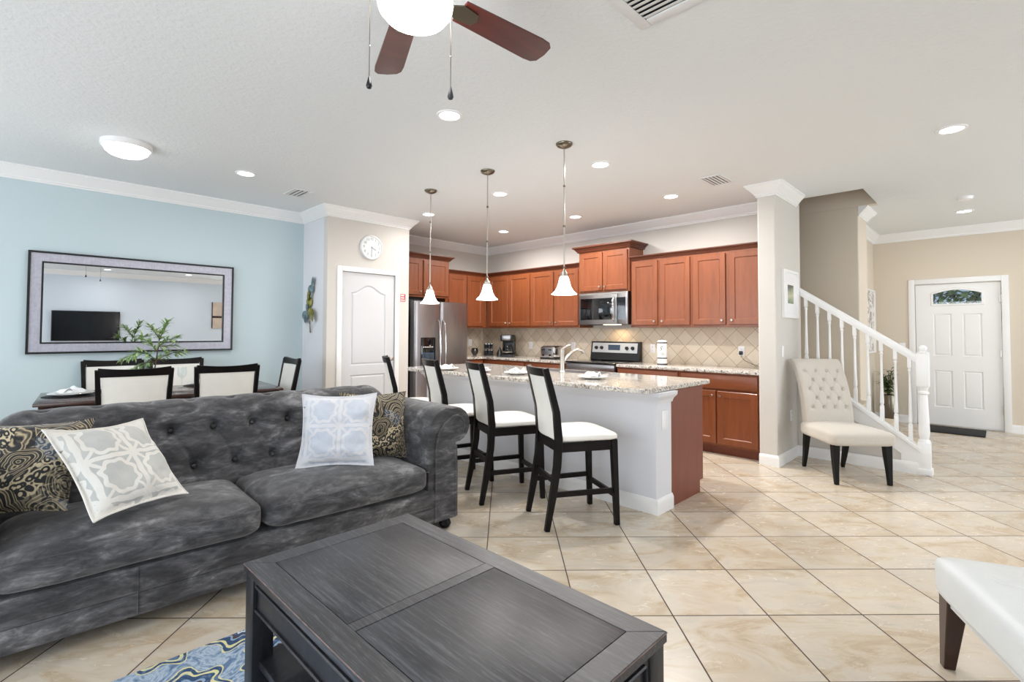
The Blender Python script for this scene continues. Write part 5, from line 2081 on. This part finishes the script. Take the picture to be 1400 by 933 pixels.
def rounded(u, hx, hy, r):
    """point on a rounded rectangle at an even share u of its outline"""
    sx, sy, q = 2 * (hx - r), 2 * (hy - r), pi * r / 2
    L = 2 * (sx + sy) + 4 * q
    s = (u % 1) * L
    for k, (seg, cx, cy, a0) in enumerate(((sy, hx - r, hy - r, 0), (sx, -(hx - r), hy - r, pi / 2), (sy, -(hx - r), -(hy - r), pi), (sx, hx - r, -(hy - r), 1.5 * pi))):
        if s <= seg:
            dx, dy = ((0, 1), (-1, 0), (0, -1), (1, 0))[k]
            x0, y0 = ((hx, -(hy - r)), (hx - r, hy), (-hx, hy - r), (-(hx - r), -hy))[k]
            return x0 + dx * s, y0 + dy * s
        s -= seg
        if s <= q:
            a = a0 + s / r
            return cx + r * cos(a), cy + r * sin(a)
        s -= q
    return hx, 0


def tback(u, v):
    # closed loop round the section (u), height (v)
    z = .40 + .655 * v
    hw = .222 + .005 * v
    th_ = .06 - .012 * v
    px, y = rounded(u, th_, hw, .026)
    x = bx(z) + px
    if px > th_ - .01:
        d = 0
        for by, bz in tb:
            r2 = (y - by) ** 2 + (z - bz) ** 2
            if r2 < .02:
                d -= .018 * math.exp(-r2 / .0003) + .007 * math.exp(-r2 / .0022)
        for i, (by, bz) in enumerate(tb):
            for cy2, cz2 in tb[i + 1:]:
                if abs(cz2 - bz - .085) < .01 and abs(abs(cy2 - by) - .0525) < .01:
                    q = seg_d(y, z, by, bz, cy2, cz2)
                    d -= .006 * math.exp(-(q / .006) ** 2)
        x += d
        x += .012 * (1 - (y / hw) ** 4) * (1 - (2 * v - 1) ** 6)
    if v > .9:
        x -= .0175 * ((v - .9) * 10) ** 2
    return (x, y, z)


mb = MB().grid(tback, 210, 120, wrapu=True)
ring = [tback(i / 40, 1) for i in range(40)]
mb._add(ring, [tuple(range(40))])
mb.build('tufted_back', M['linen'], t, smooth=75)
for by, bz in tb:
    MB().ball((bx(bz) + .06 - .012 * (bz - .4) / .655 - .010, by, bz), (.006, .009, .009), 6).build('button', M['linen'], t)
for s in (-1, 1):
    MB().bar([(.275, s * .225, 0), (.265, s * .225, .12), (.255, s * .222, .25), (.25, s * .22, .345)], .05, .05, [.62, .8, 1.05, 1.15], up=(0, 1, 0)).build('front_leg', M['blackleg'], t, bev=.003)
    MB().bar([(-.325, s * .185, 0), (-.295, s * .187, .12), (-.27, s * .19, .25), (-.25, s * .192, .345)], .05, .045, [.62, .8, 1.0, 1.1], up=(0, 1, 0)).build('back_leg', M['blackleg'], t, bev=.003)

# ------------------------------------------------------------------ staircase
SLX = .70
YN = .535


def line_z(y, at, z0):
    return z0 + (y - at) * SLX


t = thing('staircase', 'white balustraded staircase with beige carpeted steps', 'staircase', (6.03, YN, 0))
# knee wall under the string
ZS0 = .222                       # string top at the newel
Rz = Matrix(((0, 0, 1, 0), (1, 0, 0, 0), (0, 1, 0, 0), (0, 0, 0, 1)))     # local (x,y) -> (Y,Z), local z -> X
top_y = 3.9


def sz(y):
    return ZS0 + (y - YN) * .72


mb = MB().prism([(YN + .03, 0), (WY0 - .001, 0), (WY0 - .001, sz(WY0) - .16), (YN + .06, sz(YN) - .14), (YN + .03, .05)], 6.035, 6.13, Rz)
mb.build('knee_wall', M['greige'], t, True, smooth=0)
mb = MB().prism([(YN + .03, 0.0), (YN + .03, sz(YN)), (WY0 - .001, sz(WY0)), (WY0 - .001, sz(WY0) - .17), (YN + .17, sz(YN + .17) - .17), (YN + .17, .0)], 6.022, 6.036, Rz)
mb.build('skirt_board', M['white'], t, True, smooth=0)
mb = MB().prism([(YN + .02, sz(YN) - .02), (YN + .02, sz(YN) + .02), (WY0 - .001, sz(WY0) + .03), (WY0 - .001, sz(WY0) - .015)], 6.005, 6.12, Rz)
mb.build('string_cap', M['white'], t, True, smooth=0, bev=.005)
profile_run([(6.022, WY0 - .002), (6.022, YN + .04)], BASEB, 0).build('baseboard', M['white'], t, True, smooth=25)
NX = 6.065


def rz_(y):
    return 1.035 + (y - YN) * .700


def spindle(y, nm='baluster'):
    zb, zt = sz(y) + .018, rz_(y) + .0
    L = zt - zb
    s = .0165
    mb = MB()
    mb.box(NX - s, NX + s, y - s, y + s, zb - .01, zb + .17 * L, bev=.002)
    mb.box(NX - s, NX + s, y - s, y + s, zt - .14 * L, zt + .012, bev=.002)
    a, b = zb + .17 * L, zt - .14 * L
    q = lambda f: a + (b - a) * f
    mb.lathe([(.016, q(0)), (.018, q(.012)), (.011, q(.03)), (.017, q(.055)), (.0175, q(.08)), (.014, q(.25)), (.011, q(.6)), (.010, q(.85)), (.011, q(.93)), (.017, q(.955)), (.011, q(.975)), (.016, q(1))], 16, Matrix.Translation((NX, y, 0)))
    return mb.build(nm, M['white'], t, True, smooth=40)


for y in (1.505, 1.398, 1.288, 1.179, 1.069, .960, .852, .742, .634):
    spindle(y)
mb = MB()
hs = .048
mb.box(NX - hs, NX + hs, YN - hs, YN + hs, 0, .30, bev=.005)
mb.box(NX - hs - .012, NX + hs + .012, YN - hs - .012, YN + hs + .012, 0, .06, bev=.006)
mb.box(NX - hs, NX + hs, YN - hs, YN + hs, .82, 1.13, bev=.006)
mb.lathe([(.046, .30), (.046, .315), (.034, .33), (.040, .36), (.043, .40), (.040, .52), (.033, .68), (.030, .745), (.042, .755), (.042, .768), (.031, .778), (.036, .80), (.047, .82)], 24, Matrix.Translation((NX, YN, 0)))
mb.build('newel_post', M['white'], t, True, smooth=40)
mb = MB().lathe([(.046, 1.13), (.05, 1.138), (.034, 1.148), (.024, 1.155), (.032, 1.165), (.036, 1.18), (.030, 1.196), (.016, 1.206), (.002, 1.209)], 24, Matrix.Translation((NX, YN, 0)))
mb.build('newel_finial', M['white'], t, True, smooth=40)
mb = MB().sweep([(NX, YN + .04, rz_(YN + .04)), (NX, WY0, rz_(WY0))], [(-.03, -.02), (.03, -.02), (.034, .0), (.038, .018), (.036, .035), (.022, .048), (-.022, .048), (-.036, .035), (-.038, .018), (-.034, 0)])
mb.build('handrail', M['white'], t, True, smooth=40)
RISE, RUN = .180, .25
for k in range(13):
    ya = .62 + RUN * k
    za = RISE * (k + 1)
    mb = MB().box(6.12, HX1 - .002, ya - .025, ya + RUN + .01, za - .035, za, bev=.010)
    mb.build('tread', M['carpet'], t, True)
    MB().box(6.12, HX1 - .002, ya, ya + .02, za - RISE, za - .03).build('riser', M['carpet'], t, True, smooth=0)
mb = MB().prism([(.9, sz(.9) - .12 + .30), (.62, .33), (.62, 0.02), (1.15, .02), (1.15, sz(1.15) + .22)], HX1 - .014, HX1 - .001, Rz)

# ------------------------------------------------------------------ hall: mat, plant, pictures, detector
mb = MB().box(8.72, 9.30, .17, .78, .001, .014, bev=.004)
tag(mb.build('door_mat', M['mat']), 'black door mat at the foot of the front door', 'door mat')

t = thing('hall_planter', 'dark tall vase of greenery in the corner of the entry hall', 'potted plant', (9.12, 1.20, 0))
t.scale = (.8, .8, .8)
MB().lathe([(.10, 0), (.11, .01), (.14, .25), (.13, .45), (.11, .52), (.10, .52), (.118, .44), (.02, .40)], 24).build('vase', M['bronze'], t)
lv = MB()
rd = random.Random(5)
st_ = MB()
for k in range(16):
    a = rd.uniform(0, 2 * pi)
    r, hh = rd.uniform(.04, .15), rd.uniform(.70, 1.0)
    p = [Vector((0, 0, .42)), Vector((r * .4 * cos(a), r * .4 * sin(a), .42 + (hh - .42) * .55)), Vector((r * cos(a), r * sin(a), hh))]
    st_.tube(p, [.005, .004, .002], 5)
    for q in range(14):
        f = .3 + .7 * q / 13
        c = p[0].lerp(p[1], f * 2) if f < .5 else p[1].lerp(p[2], f * 2 - 1)
        leaf_quad(lv, c, Vector((rd.uniform(-1, 1), rd.uniform(-1, 1), rd.uniform(-.3, .8))), Vector((0, 0, 1)), rd.uniform(.07, .13), .035)
st_.build('stem', M['bark'], t)
lv.build('foliage', M['leafdark'], t, weld=False, smooth=0)['kind'] = 'stuff'


def framed(name, label, mx, w_, h_, fw_, mt_frame, mt_print, matw, d=.03):
    t = thing(name, label, 'picture', mx=mx)
    mb = MB()
    for q in ([(-w_ / 2, 0), (w_ / 2, 0), (w_ / 2 - fw_, fw_), (-w_ / 2 + fw_, fw_)], [(w_ / 2, 0), (w_ / 2, h_), (w_ / 2 - fw_, h_ - fw_), (w_ / 2 - fw_, fw_)], [(w_ / 2, h_), (-w_ / 2, h_), (-w_ / 2 + fw_, h_ - fw_), (w_ / 2 - fw_, h_ - fw_)], [(-w_ / 2, h_), (-w_ / 2, 0), (-w_ / 2 + fw_, fw_), (-w_ / 2 + fw_, h_ - fw_)]):
        mb.hexa([(x, 0, z) for x, z in q], [(x, -d, z) for x, z in q])
    mb.build('frame', mt_frame, t, smooth=0, weld=False, bev=.003)
    if matw:
        MB().box(-w_ / 2 + fw_, w_ / 2 - fw_, -d * .55, -.002, fw_, h_ - fw_).build('mount', M['plate'], t, smooth=0)
    k = fw_ + matw
    MB().box(-w_ / 2 + k, w_ / 2 - k, -d * .58, -d * .5, k, h_ - k).build('print', mt_print, t, smooth=0)
    return t


framed('framed_print', 'white framed small landscape print on the wing wall', Matrix.Translation((5.77, WY0, 1.475)), .50, .50, .028, M['white'], M['photo'], .125, .03)
framed('framed_print', 'tall grey floral picture on the entry hall side wall', Matrix.Translation((8.87, 1.40, 1.03)), .72, .93, .02, M['white'], M['abstract'], 0, .045)
t = thing('smoke_detector', 'round white smoke detector on the entry hall ceiling', 'smoke detector', (7.35, .26, CEIL))
MB().lathe([(.002, 0), (.07, 0), (.07, -.012), (.06, -.03), (.03, -.036), (.002, -.036)], 28, cap=False).build('housing', M['plate'], t)
MB().lathe([(.004, -.0365), (.004, -.038), (.001, -.038)], 10).build('status_light', M['red'], t)

# ------------------------------------------------------------------ ceiling lights, pendants, fan, vents


def downlight(label, x, y):
    t = thing('recessed_light', label, 'ceiling light', (x, y, CEIL), 0, 'recessed ceiling lights')
    MB().lathe([(.092, 0), (.090, -.006), (.072, -.008), (.068, -.003), (.068, 0)], 32, cap=False).build('trim_ring', M['plate'], t)
    MB().lathe([(.068, -.003), (.05, -.006), (.001, -.007)], 32, cap=False).build('lens', M['can'], t)
    d = bpy.data.lights.new('recessed_light_beam', 'AREA')
    d.shape, d.size, d.energy, d.color, d.spread = 'DISK', .12, (30 if x > 5 and x < 6 and y > 2 else KITW if x > 3.5 and y > 2 and not (x < 4 and y > 5) else CANW), (1, .965, .92), radians(168)
    o = bpy.data.objects.new('recessed_light_beam', d)
    COL.objects.link(o)
    o.location = (x, y, CEIL - .02)
    return t


CANW, KITW = 8, 25
for x, y, lb in ((2.12, 2.70, 'bright recessed ceiling light under the fan chain'), (3.69, 2.53, 'recessed ceiling light right of the nearest pendant canopy'), (3.73, 3.86, 'recessed ceiling light beside the middle pendant stem'),
                 (5.15, 3.92, 'recessed ceiling light right of the nearest pendant stem, by the kitchen wall'), (5.17, 5.27, 'recessed ceiling light in the kitchen corner by the crown moulding'), (3.75, 5.19, 'recessed ceiling light behind the farthest pendant stem'),
                 (5.10, 2.57, 'recessed ceiling light above the range side of the kitchen, near the wing wall'), (4.83, .235, 'recessed ceiling light over the open floor before the stairs'), (8.2, .30, 'recessed ceiling light in the entry hall'),
                 (1.565, 5.10, 'recessed ceiling light over the dining table, beside the flush dome light'), (1.72, -2.95, 'recessed ceiling light before the television, seen in the mirror'), (3.40, -2.8, 'recessed ceiling light beside the canvas picture, seen in the mirror')):
    downlight(lb, x, y)

t = thing('flush_ceiling_light', 'white glass dome ceiling light over the dining area', 'ceiling light', (.645, 4.98, CEIL))
MB().lathe([(.17, 0), (.172, -.03), (.160, -.042), (.13, -.044)], 40, cap=False).build('rim', M['white'], t)
MB().lathe([(.150, -.042), (.140, -.068), (.11, -.092), (.06, -.108), (.001, -.112)], 40, cap=False).build('glass_dome', M['flush'], t)
MB().lathe([(.010, -.110), (.012, -.118), (.006, -.126), (.001, -.127)], 14).build('finial', M['plate'], t)


def pendant(label, x, y):
    t = thing('pendant_light', label, 'pendant light', (x, y, CEIL), 0, 'pendant lights over the island')
    MB().lathe([(.002, 0), (.066, 0), (.066, -.008), (.056, -.022), (.03, -.034), (.012, -.040), (.002, -.042)], 28, cap=False).build('canopy', M['bronze'], t)
    st = MB().tube([(0, 0, -.03), (0, 0, -1.03)], .0055, 8).build('stem', M['nickel'], t)
    for zz in (-.34, -.66, -.99):
        MB().ball((0, 0, zz), .011, 8).build('coupling', M['bronze'], st)
    MB().lathe([(.007, -1.00), (.012, -1.02), (.026, -1.035), (.030, -1.05), (.030, -1.075), (.034, -1.08)], 22, cap=False).build('socket_cup', M['nickel'], t)
    MB().lathe([(.030, -1.062), (.036, -1.075), (.042, -1.10), (.053, -1.14), (.072, -1.175), (.098, -1.198), (.100, -1.202), (.096, -1.203), (.070, -1.180), (.050, -1.142), (.038, -1.10), (.030, -1.075)], 32, cap=False).build('lamp_shade', M['shade'], t)
    return t


pendant('bell shaded pendant light nearest the open end of the island', 3.08, 2.455)
pendant('bell shaded pendant light in the middle over the island', 3.11, 3.385)
pendant('bell shaded pendant light over the refrigerator end of the island', 3.125, 4.29)

FX, FY = 1.045, 1.54
t = thing('ceiling_fan', 'dark wood bladed ceiling fan with a white globe light', 'ceiling fan', (FX, FY, CEIL))
MB().lathe([(.002, 0), (.075, 0), (.075, -.03), (.05, -.06), (.018, -.07), (.018, -.11), (.06, -.12), (.125, -.14), (.14, -.19), (.125, -.215), (.10, -.225), (.10, -.237), (.002, -.238)], 36, cap=False).build('motor_housing', M['platebronze'] if 'platebronze' in M else M['bronze'], t)
MB().lathe([(.10, -.234), (.128, -.246), (.140, -.272), (.135, -.300), (.113, -.328), (.07, -.348), (.001, -.355)], 40, cap=False).build('globe', M['globe'], t)
for k in range(5):
    a = radians(-4.5 + 72 * k)
    BMx = Matrix.Rotation(a, 4, 'Z') @ Matrix.Translation((0, 0, -.215)) @ Matrix.Rotation(radians(-11), 4, 'X')
    pts = [(.20, -.056), (.60, -.070), (.645, -.066), (.668, -.048), (.675, 0), (.668, .048), (.645, .066), (.60, .070), (.20, .056)]
    b = MB().prism(pts, -.004, .004, BMx).build('blade', M['fanblade'], t, smooth=0, bev=.002)
    mb = MB().prism([(.11, -.018), (.16, -.016), (.20, -.04), (.27, -.03), (.285, 0), (.27, .03), (.20, .04), (.16, .016), (.11, .018)], -.012, -.005, BMx)
    mb.build('blade_bracket', M['bronze'], b, smooth=0)
for nm, off, zb, mt in (('pull_chain', -.170, 2.225, 'black'), ('pull_chain', .133, 2.185, 'darkgrey')):
    x, y = off * cos(PHI), -off * sin(PHI)
    c = MB().tube([(x * .72, y * .72, -.23), (x, y, -.25), (x, y, zb - CEIL + .035)], .0016, 6).build(nm, M['bronze'], t)
    MB().lathe([(.002, .045), (.004, .04), (.009, .02), (.0115, .008), (.008, .0), (.001, -.002)], 14, Matrix.Translation((x, y, zb - CEIL))).build('fob', M[mt], c)
    MB().ball((x, y, zb - CEIL + .16), .0035, 6).build('connector', M['nickel'], c)


def vent(label, x0, x1, y0, y1, n, along='y', open_=.36):
    t = thing('air_vent', label, 'air vent', ((x0 + x1) / 2, (y0 + y1) / 2, CEIL), 0, 'ceiling air vents')
    f = min(x1 - x0, y1 - y0) * .09
    mb = MB()
    for b in ((x0, x1, y0, y0 + f), (x0, x1, y1 - f, y1), (x0, x0 + f, y0 + f, y1 - f), (x1 - f, x1, y0 + f, y1 - f)):
        mb.box(*b, CEIL - .010, CEIL, bev=.003)
    mb.build('frame', M['grille'], t, True)
    MB().box(x0 + f, x1 - f, y0 + f, y1 - f, CEIL - .002, CEIL - .0005).build('backing', M['dark'], t, True, smooth=0)
    mb = MB()
    for k in range(n):
        if along == 'y':
            c = x0 + f + (x1 - x0 - 2 * f) * (k + .5) / n
            wd = (x1 - x0 - 2 * f) / n * open_
            mb.hexa([(c - wd, y0 + f, CEIL - .010), (c + wd, y0 + f, CEIL - .004), (c + wd, y1 - f, CEIL - .004), (c - wd, y1 - f, CEIL - .010)], [(c - wd, y0 + f, CEIL - .008), (c + wd, y0 + f, CEIL - .002), (c + wd, y1 - f, CEIL - .002), (c - wd, y1 - f, CEIL - .008)])
        else:
            c = y0 + f + (y1 - y0 - 2 * f) * (k + .5) / n
            wd = (y1 - y0 - 2 * f) / n * open_
            mb.hexa([(x0 + f, c - wd, CEIL - .010), (x0 + f, c + wd, CEIL - .004), (x1 - f, c + wd, CEIL - .004), (x1 - f, c - wd, CEIL - .010)], [(x0 + f, c - wd, CEIL - .008), (x0 + f, c + wd, CEIL - .002), (x1 - f, c + wd, CEIL - .002), (x1 - f, c - wd, CEIL - .008)])
    mb.build('slats', M['grille'], t, True, smooth=0)
    return t


vent('large white return air grille on the ceiling beside the fan', 1.55, 2.165, .60, 1.24, 15, 'y')
vent('small white ceiling vent near the wing wall', 4.68, 5.03, 1.86, 2.07, 5, 'x', .43)
vent('small white ceiling vent beside the pantry corner', 2.08, 2.29, 5.24, 5.55, 4, 'y', .43)
